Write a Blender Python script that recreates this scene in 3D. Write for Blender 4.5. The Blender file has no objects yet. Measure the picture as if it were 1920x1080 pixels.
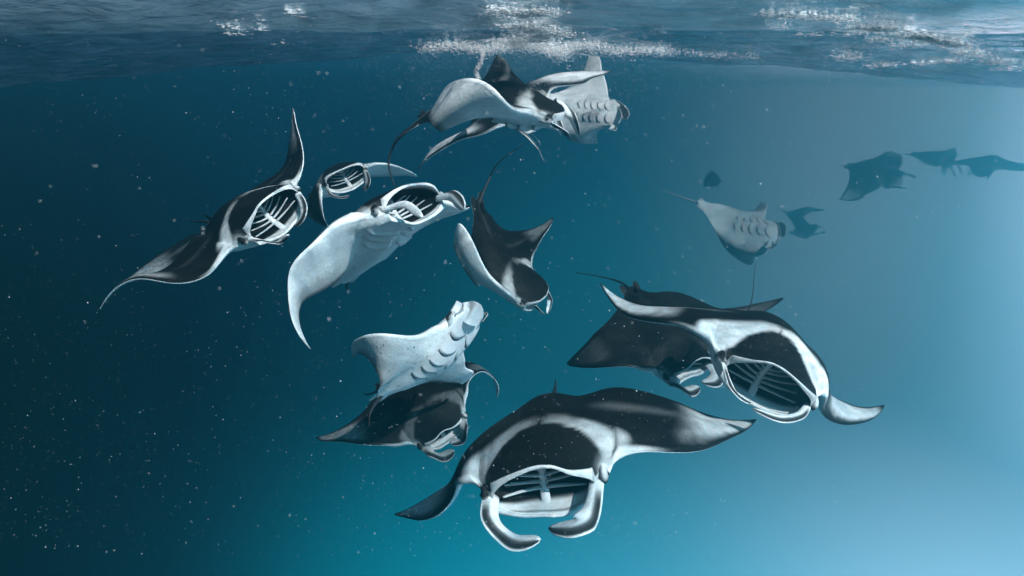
import bpy, bmesh, math, random
import numpy as np
from mathutils import Matrix, Vector, noise as mnoise
SC = bpy.context.scene
COL = SC.collection
# ---------------------------------------------------------------- camera
PITCH = math.radians(-16.2)
CAMZ = -1.2
cam_d = bpy.data.cameras.new('camera'); cam = bpy.data.objects.new('camera', cam_d); COL.objects.link(cam)
cam_d.lens = 22; cam_d.sensor_width = 36; cam_d.clip_start = .05; cam_d.clip_end = 500
cam_d.dof.use_dof = True; cam_d.dof.focus_distance = 5.4; cam_d.dof.aperture_fstop = 2.8
cam.location = (0, 0, CAMZ); cam.rotation_euler = (math.radians(90)+PITCH, 0, 0)
SC.camera = cam
# ---------------------------------------------------------------- world: sky above, glow of the open water below
SUN_AZ, SUN_EL = math.radians(142), math.radians(44)
sun_dir = Vector((math.sin(SUN_AZ)*math.cos(SUN_EL), math.cos(SUN_AZ)*math.cos(SUN_EL), math.sin(SUN_EL)))
W = bpy.data.worlds.new('World'); SC.world = W; W.use_nodes = True
def N(nt, t, **k):
    n = nt.nodes.new(t)
    for a, b in k.items():
        if a.startswith('i_'):
            key = a[2:]
            n.inputs[int(key) if key.isdigit() else key.replace('_', ' ')].default_value = b
        else: setattr(n, a, b)
    return n
def build_world():
    nt = W.node_tree; nt.nodes.clear(); L = nt.links.new
    out = N(nt, 'ShaderNodeOutputWorld'); bg = N(nt, 'ShaderNodeBackground')
    sky = N(nt, 'ShaderNodeTexSky', sky_type='NISHITA', sun_disc=False, sun_elevation=SUN_EL, sun_rotation=SUN_AZ)
    sk = N(nt, 'ShaderNodeBackground', i_Strength=.026); L(sky.outputs[0], sk.inputs[0])
    tc = N(nt, 'ShaderNodeTexCoord')
    nrm = N(nt, 'ShaderNodeVectorMath', operation='NORMALIZE'); L(tc.outputs['Generated'], nrm.inputs[0])
    def lobe(d, lo, hi):
        dp = N(nt, 'ShaderNodeVectorMath', operation='DOT_PRODUCT'); L(nrm.outputs[0], dp.inputs[0])
        v = Vector(d).normalized(); dp.inputs[1].default_value = v
        mr = N(nt, 'ShaderNodeMapRange', interpolation_type='SMOOTHERSTEP'); L(dp.outputs['Value'], mr.inputs[0])
        mr.inputs[1].default_value = lo; mr.inputs[2].default_value = hi
        return mr.outputs[0]
    def mix(f, a, b):
        m = N(nt, 'ShaderNodeMix', data_type='RGBA')
        L(f, m.inputs[0])
        for k, c in ((6, a), (7, b)):
            if isinstance(c, tuple): m.inputs[k].default_value = (*c, 1)
            else: L(c, m.inputs[k])
        return m.outputs[2]
    c = mix(lobe(WL[0][0], WL[0][1], WL[0][2]), WBASE, WL[0][3])
    for d, lo, hi, col in WL[1:]:
        c = mix(lobe(d, lo, hi), c, col)
    L(c, bg.inputs[0]); bg.inputs[1].default_value = 1
    sep = N(nt, 'ShaderNodeSeparateXYZ'); L(nrm.outputs[0], sep.inputs[0])
    mr = N(nt, 'ShaderNodeMapRange', interpolation_type='SMOOTHSTEP'); L(sep.outputs[2], mr.inputs[0])
    mr.inputs[1].default_value = .04; mr.inputs[2].default_value = .12
    ms = N(nt, 'ShaderNodeMixShader'); L(mr.outputs[0], ms.inputs[0]); L(bg.outputs[0], ms.inputs[1]); L(sk.outputs[0], ms.inputs[2])
    L(ms.outputs[0], out.inputs[0])
# lobes of the underwater light field: direction, cos from, cos to, colour
WBASE = (.0, .0, .0)
WL = [((.02, .9, .06), .68, 1.0, (.0, .13, .27)),
      ((.26, .8, -.66), .73, 1.0, (.0, .70, .84)),
      ((.95, .60, -.85), .62, 1.0, (.35, 1.05, 1.25)),
      ((1.0, .12, .02), .20, 1.0, (4.4, 4.2, 4.6)),
      ((1.0, .60, .12), .86, 1.0, (6.6, 6.4, 7.0))]
build_world()
sun_d = bpy.data.lights.new('sun', 'SUN'); sun = bpy.data.objects.new('sun', sun_d); COL.objects.link(sun)
sun_d.energy = 5; sun_d.angle = math.radians(.5); sun_d.color = (1, .98, .95)
sun.rotation_euler = sun_dir.to_track_quat('Z', 'Y').to_euler(); sun.location = (-2, -6, 8)
SC.view_settings.view_transform = 'Standard'; SC.view_settings.look = 'None'
SC.view_settings.exposure = 1.68; SC.view_settings.gamma = 1; SC.view_settings.use_curve_mapping = False
SC.cycles.max_bounces = 5; SC.cycles.diffuse_bounces = 2; SC.cycles.glossy_bounces = 2; SC.cycles.transmission_bounces = 3
SC.cycles.volume_bounces = 0; SC.cycles.transparent_max_bounces = 6
SC.cycles.caustics_reflective = False; SC.cycles.caustics_refractive = False
SC.cycles.use_denoising = True

# ---------------------------------------------------------------- manta anatomy (unit = half of the wing span)
def _ip(x, xs, ys): return np.interp(x, xs, ys)
def _pch(xs, ys):
    xs = np.array(xs, float); ys = np.array(ys, float); h = np.diff(xs); d = np.diff(ys)/h
    m = np.zeros_like(xs); m[1:-1] = np.where(d[:-1]*d[1:] > 0, 2*d[:-1]*d[1:]/(d[:-1]+d[1:]+1e-12), 0); m[0] = d[0]; m[-1] = d[-1]
    def f(x):
        x = np.clip(np.asarray(x, float), xs[0], xs[-1]); i = np.clip(np.searchsorted(xs, x)-1, 0, len(xs)-2)
        t = (x-xs[i])/h[i]
        return ((1+2*t)*(1-t)**2*ys[i]+t*(1-t)**2*h[i]*m[i]+t*t*(3-2*t)*ys[i+1]+t*t*(t-1)*h[i]*m[i+1])
    return f
LE = _pch([0, .10, .18, .205, .225, .24, .27, .33, .42, .52, .62, .72, .82, .91, .97, 1.0],
          [.42, .402, .352, .325, .292, .262, .245, .235, .215, .18, .13, .06, -.04, -.165, -.28, -.36])
TE = _pch([0, .05, .10, .14, .20, .30, .42, .55, .68, .80, .90, .97, 1.0],
          [-.52, -.50, -.45, -.41, -.375, -.315, -.26, -.235, -.235, -.26, -.305, -.355, -.38])
SM = .20                                   # half width of the mouth
YR = .02                                   # the wing's bending axis
ST_F = np.array([.22, .38, .55, .70, .85, 1.0]); ST_T = np.array([.24, .5, .75, 1.0]); ST_S = np.array([.24, .6, 1.0])
NF, NT, NS = len(ST_F), len(ST_T), len(ST_S); NW = NF+NT+NS
SG = np.linspace(.2, 1.0, 49)
def _rod(p):
    """frames along one wing: rates of flap (up +), twist, sweep"""
    f = np.interp(SG, ST_F, p[:NF]); t = np.interp(SG, ST_T, p[NF:NF+NT]); w = np.interp(SG, ST_S, p[NF+NT:])
    h = SG[1]-SG[0]; R = np.eye(3); P = np.array([SG[0], YR, 0.]); Rs = [R]; Ps = [P]
    for k in range(len(SG)-1):
        a = .5*(f[k]+f[k+1])*h; b = .5*(t[k]+t[k+1])*h; c = .5*(w[k]+w[k+1])*h
        v = np.array([b, -a, c]); th = math.sqrt(v@v)+1e-12; u = v/th
        K = np.array([[0, -u[2], u[1]], [u[2], 0, -u[0]], [-u[1], u[0], 0]])
        dR = np.eye(3)+math.sin(th)*K+(1-math.cos(th))*K@K
        R2 = R@dR; P = P+.5*h*(R[:, 0]+R2[:, 0]); R = R2; Rs.append(R); Ps.append(P)
    return np.array(Rs), np.array(Ps)
def _place(S, Y, Z, rod):
    """points of the right half given in template coordinates -> bent"""
    Rs, Ps = rod; S = np.asarray(S, float); Y = np.asarray(Y, float); Z = np.asarray(Z, float)
    u = np.clip((S-SG[0])/(SG[1]-SG[0]), 0, len(SG)-1-1e-9); k = u.astype(int); t = (u-k)[..., None]
    P = Ps[k]*(1-t)+Ps[k+1]*t; R = Rs[k]*(1-t[..., None])+Rs[k+1]*t[..., None]
    out = P+R[..., :, 1]*(Y-YR)[..., None]+R[..., :, 2]*Z[..., None]
    inn = np.stack([S, Y, Z], -1); m = (S < SG[0])[..., None]
    return np.where(m, inn, out)
def _bend(P, kap):
    """arch of the back behind the shoulders"""
    P = P.copy(); d = np.minimum(P[..., 1]-.1, 0); P[..., 2] = P[..., 2]+kap*d*d; return P
def _bend2(P, kap, hd):
    P = _bend(P, kap); d = np.maximum(P[..., 1]-.08, 0)*np.exp(-np.maximum(np.abs(P[..., 0])-.26, 0)**2/.01)
    a = -hd*d; c, s = np.cos(a), np.sin(a); y0 = P[..., 1]-.08; z0 = P[..., 2].copy()
    Y = .08+y0*c-z0*s; Z = y0*s+z0*c; m = P[..., 1] > .08
    P[..., 1] = np.where(m, Y, P[..., 1]); P[..., 2] = np.where(m, Z, P[..., 2]); return P
WSIG = .13
def rvec(v):
    th = math.sqrt(v@v)+1e-12; u = v/th; K = np.array([[0, -u[2], u[1]], [u[2], 0, -u[0]], [-u[1], u[0], 0]])
    return np.eye(3)+math.sin(th)*K+(1-math.cos(th))*K@K
UNIT = 1.5

# ---------------------------------------------------------------- manta builder
def sst(a, b, x):
    t = np.clip((np.asarray(x, float)-a)/(b-a), 0, 1); return t*t*(3-2*t)
G_LONG = _pch([-.52, -.46, -.34, -.15, .08, .25, .42], [.10, .22, .48, .80, 1, 1, .95])
W_BODY = _pch([-.52, -.40, -.2, 0, .3], [.045, .08, .14, .195, .22])
ZC = -.03
def lips(mo): return .022+.10*mo, .022+.09*mo
def outer(s, y, mo, top):
    """height of the skin above (top) or below the mid plane"""
    yl, yt = LE(s), TE(s); c = np.clip((yl-y)/(yl-yt+1e-6), 0, 1)
    hw = .042*(1-s)**.8+.004
    foil = 2.6*np.sqrt(c)*(1-c)
    nose = np.where(s > SM, np.sqrt(1-(1-np.minimum(c/.16, 1))**2), 1.)
    wing = hw*foil*(1.0 if top else .75)+.0022*(1-.7*s)
    body = (.112 if top else .080)*G_LONG(y)*np.exp(-np.abs(s/W_BODY(y))**2.3)*nose
    z = (wing+body)*(1 if top else -1)
    hu, hl = lips(mo); e = np.sqrt(np.maximum(1-(s/.238)**2, 0))
    tube = ZC+(hu+.012)*e if top else ZC-(hl+.016)*e**.85
    tube = ZC+(tube-ZC)*nose
    w = sst(.04, .33, y)*sst(.262, .225, s)*(.35+.65*mo if top else 1)
    if top: z2 = np.where(tube > -1, tube, z)
    else: z2 = tube
    return z*(1-w)+z2*w
def ribs(fine=1.0):
    a = SM*np.sin(np.linspace(0, math.pi/2, int(14*fine)))
    b = np.array([.2035, .208, .213, .219, .225, .232, .239, .248, .260, .275])
    n = int(44*fine); t = np.linspace(0, 1, n); c = .29+.71*(1-(1-t)**1.25)
    return np.concatenate([a, b, c])
def body_grid(mo, fine=1.0):
    S = ribs(fine); nt = int(36*fine); nc = int(14*fine)
    hu, hl = lips(mo)
    L = []
    for s in S:
        yl = float(LE(s)); yt = float(TE(s)); e = math.sqrt(max(1-(s/SM)**2, 0)) if s < SM else 0
        el = min(1, e*1.25) if s < SM else 0; el = e**.85 if s < SM else 0
        zu, zl = ZC+hu*e, ZC-hl*el; yu = yl; ylo = yl-.05*mo*e
        u = np.linspace(0, 1, nt); u = .5-.5*np.cos(math.pi*u)*1.0
        lipb = .007+.022*float(sst(SM, .23, s))
        lb = min(lipb, .35*(yl-yt))
        yT = yt+(yu-lb-yt)*u; zT = outer(s, yT, mo, True)
        yB = yt+(ylo-lb-yt)*u; zB = outer(s, yB, mo, False)
        if s < .28:
            zT = np.maximum(zT, zu+.004*e)if False else zT
        # inside of the mouth
        v = np.linspace(0, 1, nc); D = (.05+.17*mo)*e
        ci = np.cos(v*math.pi/2)**.5; si = np.sin(v*math.pi/2)**.85
        zb = ZC+.015
        yI = yu-D*si; zI = zb+(zu-zb)*ci; yJ = ylo-(D-(yu-ylo))*si; zJ = zb+(zl-zb)*ci
        # the rounded lip or, outside the mouth, the rounded nose of the head and the leading edge
        a = np.linspace(0, math.pi, 7)[1:-1]
        zt, zo = zT[-1], zB[-1]
        if s < SM:
            kk = e**.5
            upy = (yu-lb)+lb*np.sin(a)*1.0; upz = (zt+zu)/2+(zt-zu)/2*np.cos(a)
            loy = (ylo-lb)+lb*np.sin(a); loz = (zo+zl)/2+(zo-zl)/2*np.cos(a)
            # keep the inner face starting behind the lip
            yI = np.minimum(yI, yu-lb*.2); yJ = np.minimum(yJ, ylo-lb*.2)
        else:
            m = (zt+zo)/2; h = (zt-zo)/2
            a2 = np.linspace(0, math.pi, 10+2*nc+2)[1:-1]
            yy = (yl-lb)+lb*np.sin(a2); zz = m+h*np.cos(a2)
            upy, upz = yy[:5], zz[:5]; yI, zI = yy[5:5+nc], zz[5:5+nc]; yJ, zJ = yy[5+nc:5+2*nc][::-1], zz[5+nc:5+2*nc][::-1]; loy, loz = yy[5+2*nc:10+2*nc][::-1], zz[5+2*nc:10+2*nc][::-1]
        Y = np.concatenate([yT, upy, yI, yJ[::-1], loy[::-1], yB[::-1]]); Z = np.concatenate([zT, upz, zI, zJ[::-1], loz[::-1], zB[::-1]])
        L.append((Y, Z))
    Y = np.array([l[0] for l in L]); Z = np.array([l[1] for l in L])
    n = nt*2+10+2*nc
    reg = np.array([0]*nt+[1]*5+[2]*nc+[3]*nc+[4]*5+[5]*nt)     # dorsal, upper lip, roof, floor, lower lip, belly
    vv = np.concatenate([np.linspace(0, 1, nt), np.linspace(0, 1, 5), np.linspace(0, 1, nc), np.linspace(1, 0, nc), np.linspace(1, 0, 5), np.linspace(1, 0, nt)])
    return S, Y, Z, reg, vv
def hashnoise(x, y, f, seed):
    """smooth 2-D value noise"""
    x = x*f+seed*17.3; y = y*f+seed*5.1; xi = np.floor(x); yi = np.floor(y); a = x-xi; b = y-yi; a = a*a*(3-2*a); b = b*b*(3-2*b)
    def h(i, j): v = np.sin(i*127.1+j*311.7+seed)*43758.5453; return v-np.floor(v)
    return (h(xi, yi)*(1-a)+h(xi+1, yi)*a)*(1-b)+(h(xi, yi+1)*(1-a)+h(xi+1, yi+1)*a)*b
def band(s, y, pts, w0, w1, soft_f, soft_b):
    """distance based mask round a polyline; sharper in front than behind"""
    best = np.full(s.shape, 9.); sgn = np.zeros(s.shape); par = np.zeros(s.shape)
    n = len(pts)-1
    for i in range(n):
        a = np.array(pts[i]); b = np.array(pts[i+1]); d = b-a; L2 = d@d
        t = np.clip(((s-a[0])*d[0]+(y-a[1])*d[1])/L2, 0, 1); qx = a[0]+t*d[0]; qy = a[1]+t*d[1]
        dist = np.hypot(s-qx, y-qy); side = np.sign(d[0]*(y-qy)-d[1]*(s-qx)); m = dist < best
        best = np.where(m, dist, best); sgn = np.where(m, side, sgn); par = np.where(m, (i+t)/n, par)
    w = w0+(w1-w0)*par; soft = np.where(sgn > 0, soft_f, soft_b)
    return np.clip((w-best)/soft+.5, 0, 1), par
def paint(side, s, Y, reg, vv, m):
    """albedo of the skin: what the animal is coloured like"""
    sd = m.get('seed', 1); x = s*side
    c = np.clip((LE(s)-Y)/(LE(s)-TE(s)+1e-6), 0, 1)
    n1 = hashnoise(x+3, Y+3, 9, sd); n2 = hashnoise(x+3, Y+3, 34, sd+3)
    black = .0015+.002*n1
    pat = m.get('pat', {}); sh = pat.get('sh', .35); tp = pat.get('tip', .35); shw = pat.get('shw', 1.)
    yy = Y+.020*(n1-.5)+.003*(n2-.5)
    b1, par = band(s, yy, [(.02, .10+pat.get('shy', 0)), (.09, .105+pat.get('shy', 0)), (.165, .135+pat.get('shy', 0)*.6), (.238, .205)], .014*shw, .050*shw, .016, .05)
    b1 = sst(0, 1, b1)*(pat.get('inn', .25)+(1-pat.get('inn', .25))*par)*sh*(.70+.5*hashnoise(x+5, Y+2, 14, sd+4))*(.75+.5*n2)
    t0, t1 = pat.get('t0', .52), pat.get('t1', .93)
    b2 = sst(t0, t0+.2, s+.05*(n1-.5))*(1-sst(t1, t1+.06, s))*sst(.04, .28, c+.05*(n2-.5))*(1-sst(.80, .97, c))*tp*(.8+.4*n2)
    b3 = np.exp(-((c-.62+.1*s)/.07)**2)*sst(.15, .3, s)*(1-sst(.45, .7, s))*pat.get('stripe', .07)
    b4 = np.exp(-(s/.03)**2)*(1-sst(-.38, -.1, Y))*.10*pat.get('ridge', 1)
    dors = black+b1+b2+b3+b4
    dors = np.where((s < .21), dors+.45*sst(-.011, -.005, Y-LE(s))*pat.get('rim', 1), dors)
    dors = dors+.5*(sst(.035, .0, c))*(1-sst(.3, .55, s))*sst(.23, .25, s)                      # white wraps over the leading edge
    eyepatch = np.exp(-((s-.226)/.016)**2-((Y-.285)/.03)**2)*.5*pat.get('eye', 1); dors = dors+eyepatch
    n3 = hashnoise(x+7, Y+1, 4.5, sd+9); vent = .82-.12*sst(.45, .9, n3)+.05*n1-.05*n2
    vent = vent*(1-.75*sst(.86, .99, c)*sst(.25, .4, s)*pat.get('marg', 1))*(1-.45*sst(.95, 1., s))
    vent = vent*(1-.35*sst(.5, .8, c)*sst(.2, .4, s)*(1-sst(.75, .95, s)))
    lipc = .55+.15*n2
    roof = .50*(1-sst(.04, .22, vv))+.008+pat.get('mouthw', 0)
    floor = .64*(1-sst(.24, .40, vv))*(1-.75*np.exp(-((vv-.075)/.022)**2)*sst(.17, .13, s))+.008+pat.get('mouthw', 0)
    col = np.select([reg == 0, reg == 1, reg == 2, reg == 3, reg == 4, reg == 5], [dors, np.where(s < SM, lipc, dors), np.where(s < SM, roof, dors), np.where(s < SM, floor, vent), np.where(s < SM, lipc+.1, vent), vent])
    # dark dot pattern on the belly is left to the shader: mask
    spot = np.where(reg == 5, 1., 0.)*pat.get('spots', .3)
    return np.clip(col, .006, .85), spot
def new_mesh(name, V, F, mat, parent=None, smooth=True, col=None, spot=None, uv=None):
    me = bpy.data.meshes.new(name); me.from_pydata([tuple(v) for v in V], [], [tuple(f) for f in F]); me.validate(clean_customdata=False); me.update()
    if col is not None:
        a = me.color_attributes.new('skin', 'FLOAT_COLOR', 'POINT')
        rgba = np.ones((len(V), 4)); rgba[:, 0] = col*.93; rgba[:, 1] = col*1.0; rgba[:, 2] = col*1.02; rgba[:, 3] = spot if spot is not None else 0
        a.data.foreach_set('color', rgba.ravel())
    if uv is not None:
        a = me.attributes.new('flat', 'FLOAT_VECTOR', 'POINT'); a.data.foreach_set('vector', np.concatenate([uv, np.zeros((len(V), 1))], 1).ravel())
    if smooth: me.polygons.foreach_set('use_smooth', [True]*len(me.polygons))
    o = bpy.data.objects.new(name, me); COL.objects.link(o); me.materials.append(mat)
    if parent is not None: o.parent = parent
    return o
class Manta:
    def __init__(self, m, q, warp, scale_mesh=1.0):
        self.m = m; self.q = np.array(q); self.rods = {1: _rod(self.q[9:9+NW]), -1: _rod(self.q[9+NW:9+2*NW])}; self.warp = warp
    def pose(self, side, s, y, z):
        """template -> bent local coordinates. side array of +-1"""
        side = np.asarray(side, float)*np.ones_like(np.asarray(s, float)); s = np.asarray(s, float)*np.ones_like(side); y = np.asarray(y, float)*np.ones_like(side); z = np.asarray(z, float)*np.ones_like(side)
        A = _place(s, y, z, self.rods[1]); B = _place(s, y, z, self.rods[-1])*np.array([-1, 1, 1])
        P = np.where((side > 0)[..., None], A, B); P = _bend2(P, self.q[6], self.q[8])
        if self.warp is not None:
            ctr, w = self.warp; X = s*side
            for (cx, cy), ww in zip(ctr, w):
                ph = np.exp(-((X-cx)**2+(y-cy)**2)/(2*WSIG**2)); P = P+ph[..., None]*np.array(ww)
        return P

def skin_mat(name, spec=.35):
    m = bpy.data.materials.new(name); m.use_nodes = True; nt = m.node_tree; L = nt.links.new
    b = nt.nodes['Principled BSDF']
    at = N(nt, 'ShaderNodeAttribute', attribute_name='skin'); fl = N(nt, 'ShaderNodeAttribute', attribute_name='flat')
    # dark oval spots on the belly
    sc = N(nt, 'ShaderNodeMapping'); L(fl.outputs['Vector'], sc.inputs[0]); sc.inputs['Scale'].default_value = (52, 24, 1); sc.inputs['Rotation'].default_value = (0, 0, .5)
    vo = N(nt, 'ShaderNodeTexVoronoi', i_Scale=1.0, i_Randomness=1.0); L(sc.outputs[0], vo.inputs['Vector'])
    sv = N(nt, 'ShaderNodeSeparateColor'); L(vo.outputs['Color'], sv.inputs[0])
    thr = N(nt, 'ShaderNodeMath', operation='MULTIPLY'); L(sv.outputs[0], thr.inputs[0]); L(at.outputs['Alpha'], thr.inputs[1])
    t2 = N(nt, 'ShaderNodeMath', operation='MULTIPLY_ADD'); L(thr.outputs[0], t2.inputs[0]); t2.inputs[1].default_value = .85; t2.inputs[2].default_value = -.20
    df = N(nt, 'ShaderNodeMath', operation='SUBTRACT'); L(t2.outputs[0], df.inputs[0]); L(vo.outputs['Distance'], df.inputs[1])
    ms = N(nt, 'ShaderNodeMapRange'); L(df.outputs[0], ms.inputs[0]); ms.inputs[1].default_value = 0; ms.inputs[2].default_value = .1
    mx = N(nt, 'ShaderNodeMix', data_type='RGBA'); L(ms.outputs[0], mx.inputs[0]); L(at.outputs['Color'], mx.inputs[6]); mx.inputs[7].default_value = (.05, .06, .065, 1)
    # grain and fine scratches
    tc = N(nt, 'ShaderNodeTexCoord')
    no = N(nt, 'ShaderNodeTexNoise', i_Scale=60., i_Detail=4., i_Roughness=.65); L(tc.outputs['Object'], no.inputs['Vector'])
    mr = N(nt, 'ShaderNodeMapRange'); L(no.outputs[0], mr.inputs[0]); mr.inputs[1].default_value = .3; mr.inputs[2].default_value = .7; mr.inputs[3].default_value = .84; mr.inputs[4].default_value = 1.12
    ml = N(nt, 'ShaderNodeVectorMath', operation='SCALE'); L(mx.outputs[2], ml.inputs[0]); L(mr.outputs[0], ml.inputs['Scale'])
    vs = N(nt, 'ShaderNodeTexVoronoi', feature='F1', i_Scale=26.); L(tc.outputs['Object'], vs.inputs['Vector'])
    sp = N(nt, 'ShaderNodeMapRange'); L(vs.outputs['Distance'], sp.inputs[0]); sp.inputs[1].default_value = .075; sp.inputs[2].default_value = .03; sp.inputs[3].default_value = 0; sp.inputs[4].default_value = .35
    ad = N(nt, 'ShaderNodeMix', data_type='RGBA'); L(sp.outputs[0], ad.inputs[0]); L(ml.outputs[0], ad.inputs[6]); ad.inputs[7].default_value = (.5, .55, .58, 1)
    m2 = N(nt, 'ShaderNodeMapping'); L(fl.outputs['Vector'], m2.inputs[0]); m2.inputs['Scale'].default_value = (6, 90, 1); m2.inputs['Rotation'].default_value = (0, 0, .9)
    ns = N(nt, 'ShaderNodeTexNoise', i_Scale=1.6, i_Detail=3., i_Roughness=.5, i_Distortion=.4); L(m2.outputs[0], ns.inputs['Vector'])
    r2 = N(nt, 'ShaderNodeMapRange'); L(ns.outputs[0], r2.inputs[0]); r2.inputs[1].default_value = .70; r2.inputs[2].default_value = .78; r2.inputs[3].default_value = 0; r2.inputs[4].default_value = .07
    a2 = N(nt, 'ShaderNodeMix', data_type='RGBA'); L(r2.outputs[0], a2.inputs[0]); L(ad.outputs[2], a2.inputs[6]); a2.inputs[7].default_value = (.30, .33, .34, 1)
    n5 = N(nt, 'ShaderNodeTexNoise', i_Scale=11., i_Detail=5., i_Roughness=.7); L(tc.outputs['Object'], n5.inputs['Vector'])
    r5 = N(nt, 'ShaderNodeMapRange'); L(n5.outputs[0], r5.inputs[0]); r5.inputs[1].default_value = .3; r5.inputs[2].default_value = .75; r5.inputs[3].default_value = .84; r5.inputs[4].default_value = 1.10
    s5 = N(nt, 'ShaderNodeVectorMath', operation='SCALE'); L(a2.outputs[2], s5.inputs[0]); L(r5.outputs[0], s5.inputs['Scale'])
    L(s5.outputs[0], b.inputs['Base Color'])
    bp0 = N(nt, 'ShaderNodeBump', i_Strength=.6, i_Distance=.012); L(n5.outputs[0], bp0.inputs['Height'])
    bp = N(nt, 'ShaderNodeBump', i_Strength=.5, i_Distance=.005); L(no.outputs[0], bp.inputs['Height']); L(bp0.outputs[0], bp.inputs['Normal']); L(bp.outputs[0], b.inputs['Normal'])
    b.inputs['Roughness'].default_value = .55; b.inputs['Specular IOR Level'].default_value = .06
    return m
def plain(name, col, rough=.5, spec=.2, noise=.15, scale=40):
    m = bpy.data.materials.new(name); m.use_nodes = True; nt = m.node_tree; b = nt.nodes['Principled BSDF']
    tc = N(nt, 'ShaderNodeTexCoord'); no = N(nt, 'ShaderNodeTexNoise', i_Scale=float(scale), i_Detail=3.); nt.links.new(tc.outputs['Object'], no.inputs['Vector'])
    mx = N(nt, 'ShaderNodeMix', data_type='RGBA'); nt.links.new(no.outputs[0], mx.inputs[0])
    mx.inputs[6].default_value = (*[c*(1-noise) for c in col], 1); mx.inputs[7].default_value = (*[min(1, c*(1+noise)) for c in col], 1)
    nt.links.new(mx.outputs[2], b.inputs['Base Color']); b.inputs['Roughness'].default_value = rough; b.inputs['Specular IOR Level'].default_value = spec
    return m
MAT = dict(skin=skin_mat('manta_skin'), fin=skin_mat('fin_skin'), eye=plain('eye_black', (.008, .009, .012), .08, .6), gill=plain('gill_tissue', (.38, .42, .44), .45),
           keel=plain('throat_tissue', (.50, .53, .55), .45), slit=plain('gill_slit_shadow', (.03, .035, .04), .7), tail=plain('tail_dark', (.018, .02, .024), .5), tailw=plain('tail_pale', (.55, .58, .6), .5), flap=plain('gill_flap_white', (.68, .70, .71), .5, .2, .08))
def cr(P, n):
    """Catmull-Rom through points"""
    P = np.array(P, float); Q = np.vstack([2*P[0]-P[1], P, 2*P[-1]-P[-2]]); out = []
    m = len(P)-1
    for t in np.linspace(0, m-1e-9, n):
        i = int(t); u = t-i; a, b, c, d = Q[i:i+4]
        out.append(.5*((2*b)+(c-a)*u+(2*a-5*b+4*c-d)*u*u+(3*b-a-3*c+d)*u**3))
    return np.array(out)
def tube(P, r, k=8, flat=1.0):
    P = np.array(P); T = np.gradient(P, axis=0); T /= np.linalg.norm(T, axis=1)[:, None]+1e-9
    ref = np.array([0, 0, 1.]) if abs(T[0][2]) < .8 else np.array([1., 0, 0]); V = []; F = []
    for i, (p, t) in enumerate(zip(P, T)):
        a = np.cross(t, ref); a /= np.linalg.norm(a); ref = np.cross(a, t); b = ref
        for j in range(k):
            th = 2*math.pi*j/k; V.append(p+r[i]*(a*math.cos(th)+b*math.sin(th)*flat))
    n = len(P)
    for i in range(n-1):
        for j in range(k): F.append((i*k+j, i*k+(j+1) % k, (i+1)*k+(j+1) % k, (i+1)*k+j))
    V.append(P[0]); V.append(P[-1])
    for j in range(k): F.append((len(V)-2, (j+1) % k, j)); F.append((len(V)-1, (n-1)*k+j, (n-1)*k+(j+1) % k))
    return np.array(V), F
def blade(P, Wd, wid, th, cup=.15, k=10):
    """a flattened paddle along P; Wd = width directions, wid = widths. Returns verts, faces, (u along, v across, face side)"""
    n = len(P); T = np.gradient(P, axis=0); T /= np.linalg.norm(T, axis=1)[:, None]; V = []; info = []
    for i in range(n):
        w = Wd[i]-T[i]*(Wd[i]@T[i]); w /= np.linalg.norm(w)+1e-9; nn = np.cross(T[i], w)
        for j in range(2*k):
            a = 2*math.pi*j/(2*k); x = math.cos(a); z = math.sin(a)
            V.append(P[i]+w*wid[i]*.5*x+nn*(th[i]*.5*z*(1-.3*x*x)+cup*wid[i]*(x*x-.4))); info.append((i/(n-1), x, 1 if z > 0 else -1))
    K = 2*k; F = []
    for i in range(n-1):
        for j in range(K): F.append((i*K+j, i*K+(j+1) % K, (i+1)*K+(j+1) % K, (i+1)*K+j))
    F.append(tuple(range(K))[::-1]); F.append(tuple((n-1)*K+j for j in range(K)))
    return np.array(V), F, np.array(info)
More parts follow.
